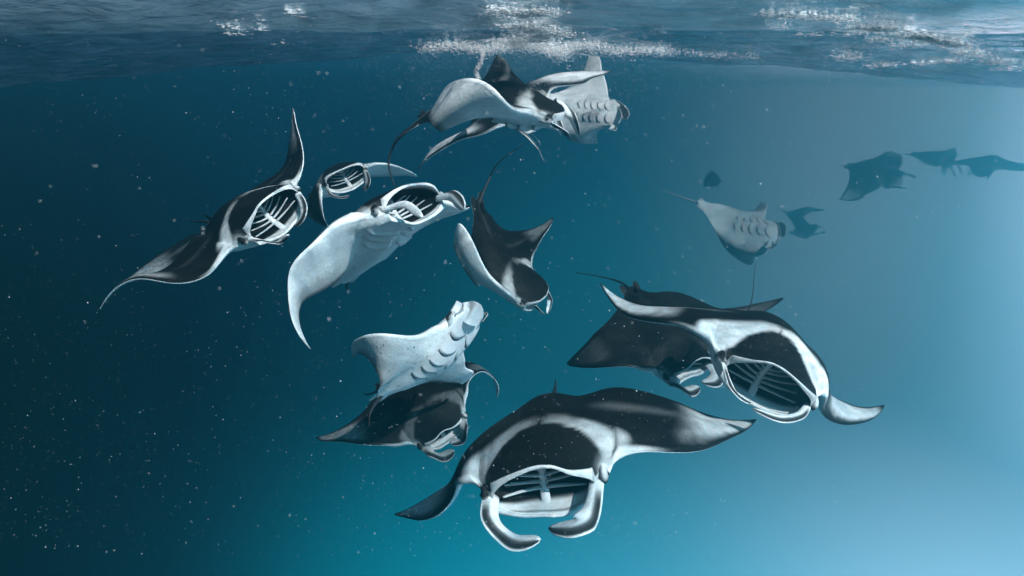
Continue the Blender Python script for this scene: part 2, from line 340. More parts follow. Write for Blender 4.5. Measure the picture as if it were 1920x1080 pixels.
def build_manta(m, fitd, fine=1.0):
    M_ = Manta(m, fitd['q'], (fitd['c'], fitd['w']) if len(fitd['c']) else None)
    q = M_.q; mo = m.get('mo', 1.); pat = m.get('pat', {})
    root = bpy.data.objects.new('manta_ray', None); COL.objects.link(root); root.empty_display_size = .2
    R = rvec(q[:3]); un = UNIT*q[7]
    mat = Matrix(R.tolist()).to_4x4(); mat = Matrix.Translation(Vector(q[3:6].tolist())) @ mat @ Matrix.Scale(un, 4); root.matrix_world = mat
    root['label'] = m['label']; root['category'] = 'manta ray'; root['group'] = m.get('group', 'manta rays feeding below the surface')
    # ---- body with wings
    S, Y, Z, reg, vv = body_grid(mo, fine); nr, n = Y.shape
    Sg = np.repeat(S[:, None], n, 1); Rg = np.repeat(reg[None], nr, 0); Vg = np.repeat(vv[None], nr, 0)
    V = []; C = []; SP = []; UV = []
    for side in (1, -1):
        P = M_.pose(side, Sg, Y, Z); c, sp = paint(side, Sg, Y, Rg, Vg, m)
        V.append(P.reshape(-1, 3)); C.append(c.ravel()); SP.append(sp.ravel()); UV.append(np.stack([(Sg*side).ravel(), Y.ravel()], 1))
    # both sides share rib 0
    V = np.concatenate(V); C = np.concatenate(C); SP = np.concatenate(SP); UV = np.concatenate(UV); off = nr*n; F = []
    def vid(side, i, j):
        if side < 0: return j if i == 0 else off+i*n+j
        return i*n+j
    for side in (1, -1):
        for i in range(nr-1):
            for j in range(n):
                k = (j+1) % n
                f = (vid(side, i, j), vid(side, i+1, j), vid(side, i+1, k), vid(side, i, k))
                F.append(f if side > 0 else f[::-1])
        f = tuple(vid(side, nr-1, j) for j in range(n)); F.append(f if side > 0 else f[::-1])
    body = new_mesh('body', V, F, MAT['skin'], root, True, C, SP, UV)
    # ---- cephalic fins
    cf = dict(fitd.get('ceph', {})); cf.update(m.get('ceph', {})); ceph_white = pat.get('cephw', .0)
    for side, key in ((1, 'R'), (-1, 'L')):
        spec = cf.get(key)
        rt = M_.pose(side, .203, .325, ZC).reshape(3); fw = M_.pose(side, .203, .345, ZC).reshape(3)-rt; fw /= np.linalg.norm(fw)
        if spec is None: spec = dict(t='roll')
        if 'p' in spec: pts = [rt-fw*.03]+[np.array(p) for p in spec['p']]
        elif spec.get('t') == 'open':
            pts = [rt-fw*.03]+[M_.pose(side, a, b, c).reshape(3) for a, b, c in ((.20, .43, -.09), (.17, .50, -.19), (.08, .54, -.25))]
        else: pts = [rt-fw*.03]+[M_.pose(side, a, b, c).reshape(3) for a, b, c in ((.195, .43, -.03), (.18, .50, -.05), (.165, .56, -.075))]
        n_ = 22; P = cr(pts, n_); u = np.linspace(0, 1, n_)
        w0 = spec.get('w', .10 if spec.get('t') != 'roll' else .05)
        wid = w0*(.62+.38*sst(0, .8, u))*(1-.12*sst(.5,1,u))*np.sqrt(np.clip(1-np.clip((u-.62)/.385, 0, 1)**2.4, .015, 1))
        wd = np.array(spec['wd']) if 'wd' in spec else fw
        wd2 = np.array(spec['wd2']) if 'wd2' in spec else wd
        xo = M_.pose(side, .235, .325, ZC).reshape(3)-M_.pose(side, .18, .325, ZC).reshape(3); xo /= np.linalg.norm(xo)
        tw0 = spec.get('tw', .8 if mo > .5 else 0)
        Wd = np.array([wd*(1-t)+wd2*t+xo*tw0*(1-t)**1.0 for t in u]); th = .016*(1-.4*u)*(1 if spec.get('t') != 'roll' else 2.2)
        Vb, Fb, info = blade(P, Wd, wid, th, spec.get('cup', .12)*side)
        inner = (info[:, 2]*side*spec.get('flip', 1) < 0)
        dk = pat.get('cephdark', .03)
        col = np.where(inner, pat.get('cephc', .72)-.70*sst(.15, .35, info[:, 1])*(1-sst(.80, .93, info[:, 1]))*sst(.02, .25, info[:, 0])*pat.get('cephc', .72)/.72, dk+(.6)*sst(.75, .98, np.abs(info[:, 1])))
        if spec.get('white'): col = np.full(len(Vb), .7)
        o = new_mesh('cephalic_fin', Vb, Fb, MAT['fin'], root, True, col, np.zeros(len(Vb)), np.zeros((len(Vb), 2)))
    # ---- eyes with their bulge
    for side in (1, -1):
        c0 = M_.pose(side, .222, .292, -.018).reshape(3); ex = M_.pose(side, .232, .292, -.018).reshape(3)-c0; ex /= np.linalg.norm(ex)
        ey = M_.pose(side, .222, .312, -.018).reshape(3)-c0; ey -= ex*(ey@ex); ey /= np.linalg.norm(ey); ez = np.cross(ex, ey)
        def ell(r, cc, nu=14, nv=9):
            Vv = []; Ff = []
            for i in range(nv+1):
                a = math.pi*i/nv
                for j in range(nu):
                    b = 2*math.pi*j/nu; Vv.append(cc+ez*r[2]*math.cos(a)+ex*r[0]*math.sin(a)*math.cos(b)+ey*r[1]*math.sin(a)*math.sin(b))
            for i in range(nv):
                for j in range(nu): Ff.append((i*nu+j, (i+1)*nu+j, (i+1)*nu+(j+1) % nu, i*nu+(j+1) % nu))
            return np.array(Vv), Ff
        Vv, Ff = ell((.019, .050, .034), c0-ex*.003)
        zz = (Vv-c0)@ez; yy = (Vv-c0)@ey
        f_ = sst(.012, -.006, zz+.3*yy-.004*pat.get('eyew', 1)); d_ = np.exp(-(((Vv-c0)@ey-.012)/.02)**2-(((Vv-c0)@ez+.004)/.018)**2); col = .012+.55*f_*(1-.85*d_)
        so = new_mesh('eye_socket', Vv, Ff, MAT['fin'], root, True, col, np.zeros(len(Vv)), np.zeros((len(Vv), 2)))
        Vv, Ff = ell((.008, .011, .009), c0+ex*.012+ey*.012-ez*.004, 12, 8)
        o = new_mesh('eye', Vv, Ff, MAT['eye'], so)
    # ---- dorsal fin, pelvic fins, tail
    base = M_.pose(1, 0., -.50, .0).reshape(3); bk = M_.pose(1, 0., -.50, .0).reshape(3)-M_.pose(1, 0., -.40, .0).reshape(3); bk /= np.linalg.norm(bk)
    upv = M_.pose(1, 0., -.45, .06).reshape(3)-M_.pose(1, 0., -.45, 0.).reshape(3); upv /= np.linalg.norm(upv)
    db = M_.pose(1, 0., -.44, .022).reshape(3)
    dh = m.get('dors', 1.)
    P = cr([db-upv*.01, db+upv*.035*dh+bk*.012, db+upv*.07*dh+bk*.045], 8); u = np.linspace(0, 1, 8)
    Vb, Fb, info = blade(P, np.repeat(-bk[None], 8, 0), .075*(1-u)**.8+.006, .014*(1-u)+.002, 0)
    new_mesh('dorsal_fin', Vb, Fb, MAT['fin'], root, True, np.where(info[:, 0] > .8, .05, .015)+0*info[:, 0], np.zeros(len(Vb)), np.zeros((len(Vb), 2)))
    lat = np.cross(bk, upv)
    for side in (1, -1):
        sx = M_.pose(side, .05, -.47, 0.).reshape(3); ln = m.get('pelv', 1.)
        out = (sx-M_.pose(side, .0, -.47, 0.).reshape(3)); out /= np.linalg.norm(out)
        P = cr([sx-bk*.04, sx+bk*.03*ln+out*.012, sx+bk*.09*ln+out*.03], 9); u = np.linspace(0, 1, 9)
        Vb, Fb, info = blade(P, np.repeat(out[None], 9, 0), .075*ln*np.sqrt(np.clip(1-(u*.98)**3, .02, 1)), .014*(1-u)+.004, 0)
        cc = np.where(info[:, 2]*side > 0, .6, .02) if pat.get('pelvw', 1) else np.full(len(Vb), .02)
        nn = np.cross(P[1]-P[0], out)@upv
        top = (info[:, 2]*np.sign(nn) > 0); cc = np.where(top, .016, .55)
        new_mesh('pelvic_fin', Vb, Fb, MAT['fin'], root, True, cc, np.zeros(len(Vb)), np.zeros((len(Vb), 2)))
    tp = m.get('tailp') or fitd.get('tailp')
    if tp is None: tl = m.get('taill', 1.); pts = [base-bk*.03, base+bk*.3*tl, base+bk*.6*tl-upv*.03, base+bk*.9*tl-upv*.08]
    else: pts = [base-bk*.03]+[np.array(p) for p in tp]
    P = cr(pts, 34); u = np.linspace(0, 1, 34)
    Vt, Ft = tube(P, m.get('tailb', .012)*(1-u)**1.6+m.get('tailr', .0042), 8)
    new_mesh('tail', Vt, Ft, MAT['tailw' if m.get('tailw') else 'tail'], root)
    # ---- gill arches in the open mouth
    if mo > .6 and m.get('arches', True):
        hu, hl = lips(mo)
        zf = ZC-hl
        # keel: from the floor up the back of the mouth
        kp = [(.0, .31, ZC-1.35*hl), (.0, .272, ZC-.80*hl), (.0, .24, ZC-.30*hl), (.0, .235, ZC+.25*hu), (.0, .26, ZC+.80*hu)]
        P = cr([M_.pose(1, *p).reshape(3) for p in kp], 16); u = np.linspace(0, 1, 16)
        xx = M_.pose(1, .05, .25, ZC).reshape(3)-M_.pose(1, 0., .25, ZC).reshape(3); xx /= np.linalg.norm(xx)
        Vb, Fb, info = blade(P, np.repeat(xx[None], 16, 0), .030+.012*(1-u)-.022*(1-sst(0, .2, u)), .02+0*u, 0)
        keel = new_mesh('throat_keel', Vb, Fb, MAT['keel'], root)
        for side in (1, -1):
            for k in range(5):
                t = .42+.108*k; kb = cr(kp, 40)[int(t*39)]
                a = math.radians(8+14*k)
                # out to the side wall following the cavity
                e1 = (.165-.012*k); end = (e1*math.cos(a*.55), kb[1]+.040-.006*k, kb[2]+e1*math.sin(a)*.55+.012)
                mid = (e1*.5, kb[1]+.015, kb[2]+e1*.22*math.sin(a)+.002)
                # stay below the roof
                def cl(p):
                    e = math.sqrt(max(1-(p[0]/.2)**2, .05)); return (p[0], p[1], min(max(p[2], ZC-hl*e*.92), ZC+hu*e*.9))
                P = cr([M_.pose(side, *cl(p)).reshape(3) for p in ((.012, kb[1]+.006, kb[2]), mid, end)], 12); u = np.linspace(0, 1, 12)
                Vb, Fb = tube(P, .0105-.005*u, 7, .7)
                new_mesh('gill_arch', Vb, Fb, MAT['gill'], root)
        # tooth band along the lower lip
    # ---- gill flaps below
    if m.get('gills', True):
        lift = m.get('lift', .012); gn, gy, gd, gw = m.get('gill', (5, .26, .085, .17))
        for side in (1, -1):
            for k in range(gn):
                y0 = gy-gd*k; w = gw-.010*k; x0 = .014
                nx = 14; ny = 5; Vv = []; Ff = []
                for i in range(nx):
                    a = i/(nx-1); x = x0+(w)*a; yc = y0-.028*math.sin(a*math.pi)-.012*a
                    for j in range(ny):
                        b = j/(ny-1); y = yc+.07*(1-b)-.012*b; zb = float(outer(x, y, mo, False)); ed = min(1, 2.2*math.sin(math.pi*min(max(a, .0), 1)))**.7
                        Vv.append(M_.pose(side, x, y, zb-.001-lift*b**2.5*ed).reshape(3))
                # thickness: second layer
                nV = len(Vv)
                for i in range(nx):
                    a = i/(nx-1); x = x0+(w)*a; yc = y0-.028*math.sin(a*math.pi)-.012*a
                    for j in range(ny):
                        b = j/(ny-1); y = yc+.07*(1-b)-.012*b; zb = float(outer(x, y, mo, False)); ed = min(1, 2.2*math.sin(math.pi*min(a, 1)))**.7
                        Vv.append(M_.pose(side, x, y, zb+.004-(lift-.004)*b**2.5*ed).reshape(3))
                for i in range(nx-1):
                    for j in range(ny-1):
                        q4 = (i*ny+j, (i+1)*ny+j, (i+1)*ny+j+1, i*ny+j+1); Ff.append(q4); Ff.append(tuple(nV+t for t in q4[::-1]))
                    Ff.append((i*ny+ny-1, (i+1)*ny+ny-1, nV+(i+1)*ny+ny-1, nV+i*ny+ny-1))
                o = new_mesh('gill_flap', Vv, Ff, MAT['flap'], root)
                # the slit behind the flap
                Vv = []; Ff = []
                for i in range(nx):
                    a = i/(nx-1); x = x0+w*a; yc = y0-.028*math.sin(a*math.pi)-.012*a; ed = math.sin(math.pi*a)
                    for y, dz in ((yc-.004, .0), (yc-.012-.009*ed, .0)):
                        zb = float(outer(x, y, mo, False)); Vv.append(M_.pose(side, x, y, zb-.0016+dz).reshape(3))
                for i in range(nx-1): Ff.append((2*i, 2*i+2, 2*i+3, 2*i+1))
                new_mesh('gill_slit', Vv, Ff, MAT['slit'], root)
    return root, M_

# ---------------------------------------------------------------- the water surface seen from below
def swell(x, y):
    x = np.asarray(x, float); y = np.asarray(y, float)
    zt = -(.60+.020*np.maximum(x, 0)**1.75+.020*np.maximum(-x, 0)**1.6); zt = np.maximum(zt, -.98)
    yc = 7.4+.05*x*0
    g = np.where(y < yc, np.exp(-((y-yc)/3.4)**2), np.exp(-((y-yc)/2.2)**2))
    z = zt*g
    for a, k, ang, ph in ((.030, 1.9, .25, 0), (.022, 3.3, -.35, 1.1), (.016, 5.2, .6, 2.3), (.011, 8.3, -.15, .7), (.008, 13., .35, 4.), (.005, 21., -.5, 2.), (.004, 29., .1, 5.)):
        z = z+a*np.sin(k*(y*math.cos(ang)+x*math.sin(ang))+ph+1.3*np.sin(.7*x+ph*2)+.8*np.sin(1.1*y-.5*x+ph))
    return z
def water_mat():
    m = bpy.data.materials.new('water_surface'); m.use_nodes = True; nt = m.node_tree; nt.nodes.clear(); L = nt.links.new
    o = N(nt, 'ShaderNodeOutputMaterial'); tc = N(nt, 'ShaderNodeTexCoord')
    mp = N(nt, 'ShaderNodeMapping'); L(tc.outputs['Object'], mp.inputs[0]); mp.inputs['Scale'].default_value = (1.0, 2.3, 1); mp.inputs['Rotation'].default_value = (0, 0, .15)
    n1 = N(nt, 'ShaderNodeTexNoise', i_Scale=2.6, i_Detail=6., i_Roughness=.62, i_Distortion=.6); L(mp.outputs[0], n1.inputs['Vector'])
    bp = N(nt, 'ShaderNodeBump', i_Strength=.75, i_Distance=.12); L(n1.outputs[0], bp.inputs['Height'])
    gl = N(nt, 'ShaderNodeBsdfGlossy', i_Roughness=.06); gl.inputs[0].default_value = (.86, .93, .96, 1); L(bp.outputs[0], gl.inputs['Normal'])
    tr = N(nt, 'ShaderNodeBsdfTransparent'); tr.inputs[0].default_value = (.93, .98, 1, 1)
    # cell pattern in the transparent tint imitates sun ripples on the backs below
    vo = N(nt, 'ShaderNodeTexVoronoi', feature='SMOOTH_F1', i_Scale=2.4, i_Smoothness=.6); nd = N(nt, 'ShaderNodeTexNoise', i_Scale=1.7, i_Detail=2.); L(tc.outputs['Object'], nd.inputs['Vector'])
    va = N(nt, 'ShaderNodeVectorMath', operation='ADD'); L(tc.outputs['Object'], va.inputs[0]); L(nd.outputs['Color'], va.inputs[1]); L(va.outputs[0], vo.inputs['Vector'])
    rm = N(nt, 'ShaderNodeMapRange'); L(vo.outputs['Distance'], rm.inputs[0]); rm.inputs[1].default_value = .15; rm.inputs[2].default_value = .62; rm.inputs[3].default_value = .62; rm.inputs[4].default_value = 1.0
    vs = N(nt, 'ShaderNodeVectorMath', operation='SCALE'); vs.inputs[0].default_value = (.95, .98, 1); L(rm.outputs[0], vs.inputs['Scale']); L(vs.outputs[0], tr.inputs[0])
    lw = N(nt, 'ShaderNodeLayerWeight', i_Blend=.5); L(bp.outputs[0], lw.inputs['Normal'])
    mr = N(nt, 'ShaderNodeMapRange', interpolation_type='SMOOTHSTEP'); L(lw.outputs['Facing'], mr.inputs[0]); mr.inputs[1].default_value = .60; mr.inputs[2].default_value = .84; mr.inputs[3].default_value = .05; mr.inputs[4].default_value = .96
    ms = N(nt, 'ShaderNodeMixShader'); L(mr.outputs[0], ms.inputs[0]); L(tr.outputs[0], ms.inputs[1]); L(gl.outputs[0], ms.inputs[2])
    L(ms.outputs[0], o.inputs[0]); return m
def build_water():
    ys = np.concatenate([np.linspace(-14, 2.5, 24), np.arange(2.6, 10.6, .035), 10.6+np.cumsum(.04*1.035**np.arange(98))]); xs0 = np.sinh(np.linspace(-3.2, 3.2, 330))/np.sinh(3.2)*31.7
    X, Y = np.meshgrid(xs0, ys); Z = swell(X, Y)*np.exp(-np.maximum(np.hypot(X, Y)-16, 0)/25)
    V = np.stack([X, Y, Z], -1).reshape(-1, 3); ny, nx = X.shape
    idx = np.arange(ny*nx).reshape(ny, nx); F = np.stack([idx[:-1, :-1], idx[1:, :-1], idx[1:, 1:], idx[:-1, 1:]], -1).reshape(-1, 4)
    me = bpy.data.meshes.new('water_surface'); me.vertices.add(len(V)); me.vertices.foreach_set('co', V.ravel()); me.loops.add(F.size); me.loops.foreach_set('vertex_index', F.ravel())
    me.polygons.add(len(F)); me.polygons.foreach_set('loop_start', np.arange(len(F))*4); me.polygons.foreach_set('use_smooth', np.ones(len(F), bool)); me.update(); me.validate()
    o = bpy.data.objects.new('water_surface', me); COL.objects.link(o); me.materials.append(water_mat()); o['kind'] = 'structure'
    print('water', len(F), 'y to', ys[-1]); return o
def build_haze():
    bm = bmesh.new(); bmesh.ops.create_cube(bm, size=1, matrix=Matrix.Translation((0, 15, -11.55)) @ Matrix.Diagonal((64, 60, 24, 1)))
    me = bpy.data.meshes.new('haze'); bm.to_mesh(me); bm.free(); o = bpy.data.objects.new('haze', me); COL.objects.link(o); o['kind'] = 'stuff'
    m = bpy.data.materials.new('haze'); m.use_nodes = True; nt = m.node_tree; nt.nodes.clear()
    out = N(nt, 'ShaderNodeOutputMaterial'); v = N(nt, 'ShaderNodeVolumePrincipled')
    v.inputs['Color'].default_value = HAZE[0]; v.inputs['Density'].default_value = HAZE[1]; v.inputs['Anisotropy'].default_value = HAZE[2]
    if len(HAZE) > 3: v.inputs['Absorption Color'].default_value = HAZE[3]
    nt.links.new(v.outputs[0], out.inputs['Volume']); me.materials.append(m); return o
HAZE = ((.065, .50, .72, 1), .092, .85)


def ball_cloud(name, P, R, mat, seed=1, squash=None):
    """many tiny irregular grains as one mesh"""
    rng = np.random.default_rng(seed); n = len(P)
    base = np.array([(1, 0, 0), (-1, 0, 0), (0, 1, 0), (0, -1, 0), (0, 0, 1), (0, 0, -1)], float); tri = np.array([(0, 2, 4), (2, 1, 4), (1, 3, 4), (3, 0, 4), (2, 0, 5), (1, 2, 5), (3, 1, 5), (0, 3, 5)])
    sc = rng.uniform(.7, 1.3, (n, 6, 1))*R[:, None, None]; V = base[None]*sc
    if squash is not None: V = V*squash[:, None, :]
    V = (V+P[:, None, :]).reshape(-1, 3); F = (tri[None]+np.arange(n)[:, None, None]*6).reshape(-1, 3)
    me = bpy.data.meshes.new(name); me.vertices.add(len(V)); me.vertices.foreach_set('co', V.ravel()); me.loops.add(F.size); me.loops.foreach_set('vertex_index', F.ravel())
    me.polygons.add(len(F)); me.polygons.foreach_set('loop_start', np.arange(len(F))*3); me.polygons.foreach_set('use_smooth', np.ones(len(F), bool)); me.update()
    o = bpy.data.objects.new(name, me); COL.objects.link(o); me.materials.append(mat); o['kind'] = 'stuff'; return o
CF_ = np.array([0, math.cos(PITCH), math.sin(PITCH)]); CU_ = np.array([0, -math.sin(PITCH), math.cos(PITCH)])
def view_dir(px, py):
    d = CF_+np.array([1., 0, 0])*(px-960)/1173.3-CU_*(py-540)/1173.3; return d/np.linalg.norm(d)
def on_surface(px, py, dflt=None):
    """where the sight line first meets the water surface"""
    d = view_dir(px, py); t = np.arange(4.0, 10, .06); P = np.array([0, 0, CAMZ])+d*t[:, None]; h = P[:, 2]-swell(P[:, 0], P[:, 1]); k = np.argmax(h > 0)
    return P[k] if h[k] > 0 else None
def build_specks():
    rng = np.random.default_rng(4)
    mp = plain('plankton_white', (.42, .45, .47), .6, .2); n = 120000
    y = np.where(np.arange(n) < 3200, rng.uniform(.9, 2.4, n), 1.6+rng.power(1.7, n)*13); x = rng.uniform(-1, 1, n)*(y*.95+.5); z = CAMZ+rng.uniform(-.82, .12, n)*y
    cl = np.array([mnoise.noise(Vector((a*.55, b*.55, c*.9))) for a, b, c in zip(x, y, z)]); ok = (z < swell(x, y)-.05) & (rng.uniform(-.45, .55, n) < cl); P = np.stack([x, y, z], -1)[ok]; R = rng.lognormal(math.log(.0011), .5, len(P))
    o = ball_cloud('plankton', P, np.where(P[:, 1] < 2.2, np.minimum(R*.8, .0016), np.minimum(R, .006)), mp, 5); o['label'] = 'pale plankton and drifting specks throughout the blue water'; o['category'] = 'plankton'
    mf = plain('foam_and_glint_white', (.86, .88, .9), .5, .3)
    pts = []; rr = []; sq = []
    def put(px, py, n, sx, sy, r, dz=.02, flat=(1.6, 1, .5)):
        for _ in range(n):
            q = on_surface(px+rng.normal()*sx, py+rng.normal()*sy)
            if q is None: continue
            pts.append(q+np.array([rng.normal()*.03, rng.normal()*.05, -abs(rng.normal())*dz])); rr.append(r*rng.lognormal(0, .5)); sq.append(flat)
    for a in np.linspace(800, 1250, 46): put(a, 84+4*math.sin(a*.05)+max(0, a-1100)*.07, 330 if 850 < a < 1130 else 170, 12, 3.2, .0029, .035)
    for a, b in ((955, 20), (985, 30), (1010, 22), (975, 48), (1000, 55), (1020, 66), (985, 72), (1010, 78), (960, 76), (1030, 60)): put(a, b, 800, 20, 3.2, .0036, .01, (3.0, 1, .3))  # white grains imitating the bright patch mirrored in the surface
    for a in np.linspace(1200, 1420, 20): put(a, 92+(a-1200)*.06, 40, 12, 3, .0027)
    o = ball_cloud('surface_foam_and_reflection', np.array(pts), np.array(rr), mf, 6, np.array(sq)); o['label'] = 'white foam and fizz where the rays break the surface, plus flecks imitating a bright reflection'; o['category'] = 'foam'
    pts = []; rr = []; sq = []  # flat white grains standing in for sun glints on the ripples
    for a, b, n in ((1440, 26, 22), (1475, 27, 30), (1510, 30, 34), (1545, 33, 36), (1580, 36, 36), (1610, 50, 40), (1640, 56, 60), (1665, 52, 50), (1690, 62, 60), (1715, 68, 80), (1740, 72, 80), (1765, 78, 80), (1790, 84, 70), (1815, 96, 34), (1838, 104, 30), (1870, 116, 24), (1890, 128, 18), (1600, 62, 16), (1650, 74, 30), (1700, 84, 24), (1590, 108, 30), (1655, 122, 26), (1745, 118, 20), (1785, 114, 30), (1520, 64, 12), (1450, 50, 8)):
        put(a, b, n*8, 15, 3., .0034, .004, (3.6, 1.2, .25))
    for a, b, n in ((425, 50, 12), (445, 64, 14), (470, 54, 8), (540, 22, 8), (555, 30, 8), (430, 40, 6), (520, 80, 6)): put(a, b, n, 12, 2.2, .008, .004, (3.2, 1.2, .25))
    o = ball_cloud('sun_glint_flecks', np.array(pts), np.array(rr), mf, 7, np.array(sq)); o['label'] = 'bright scattered flecks imitating sun glints along the rippled surface'; o['category'] = 'foam'
    # rising bubbles
    P0 = [(906, 92), (904, 108), (898, 122), (893, 134), (896, 146), (901, 156)]; C = cr(np.array(P0, float), 80); pts = []; rr = []
    for c in C:
        for _ in range(22):
            d = view_dir(c[0]+rng.normal()*2.2, c[1]+rng.normal()*2); pts.append(np.array([0, 0, CAMZ])+d*(7.35+rng.normal()*.05)); rr.append(.0028*rng.lognormal(0, .5))
    o = ball_cloud('bubble_trail', np.array(pts), np.array(rr), mf, 8); o['label'] = 'thin wavering trail of white bubbles rising to the surface'; o['category'] = 'bubbles'
    pts = []; rr = []
    for _ in range(2600):
        px, py = 1048+rng.normal()*13, 88+abs(rng.normal())*11; d = view_dir(px, py); pts.append(np.array([0, 0, CAMZ])+d*(7.5+rng.normal()*.08)); rr.append(.0028*rng.lognormal(0, .5))
    q_ = []; r_ = []  # fine bubbles, packed densely to imitate the pale glow under the foam
    for _ in range(16000):
        px, py = 1000+rng.normal()*130, 96+abs(rng.normal())*75; d = view_dir(px, py); s_ = rng.uniform(6.6, 9.5); pt = np.array([0, 0, CAMZ])+d*s_
        if pt[2] < float(swell(pt[0], pt[1]))-.03: q_.append(pt); r_.append(.0011*rng.lognormal(0, .45))
    o = ball_cloud('fine_bubbles_and_glow', np.array(q_), np.array(r_), mf, 10); o['label'] = 'very fine bubbles, packed to imitate a milky glow, around the top centre rays'; o['category'] = 'bubbles'
    o = ball_cloud('bubble_cloud', np.array(pts), np.array(rr), mf, 9); o['label'] = 'ragged white cloud of bubbles hanging under the foam line'; o['category'] = 'bubbles'

build_water(); build_haze()
build_specks()

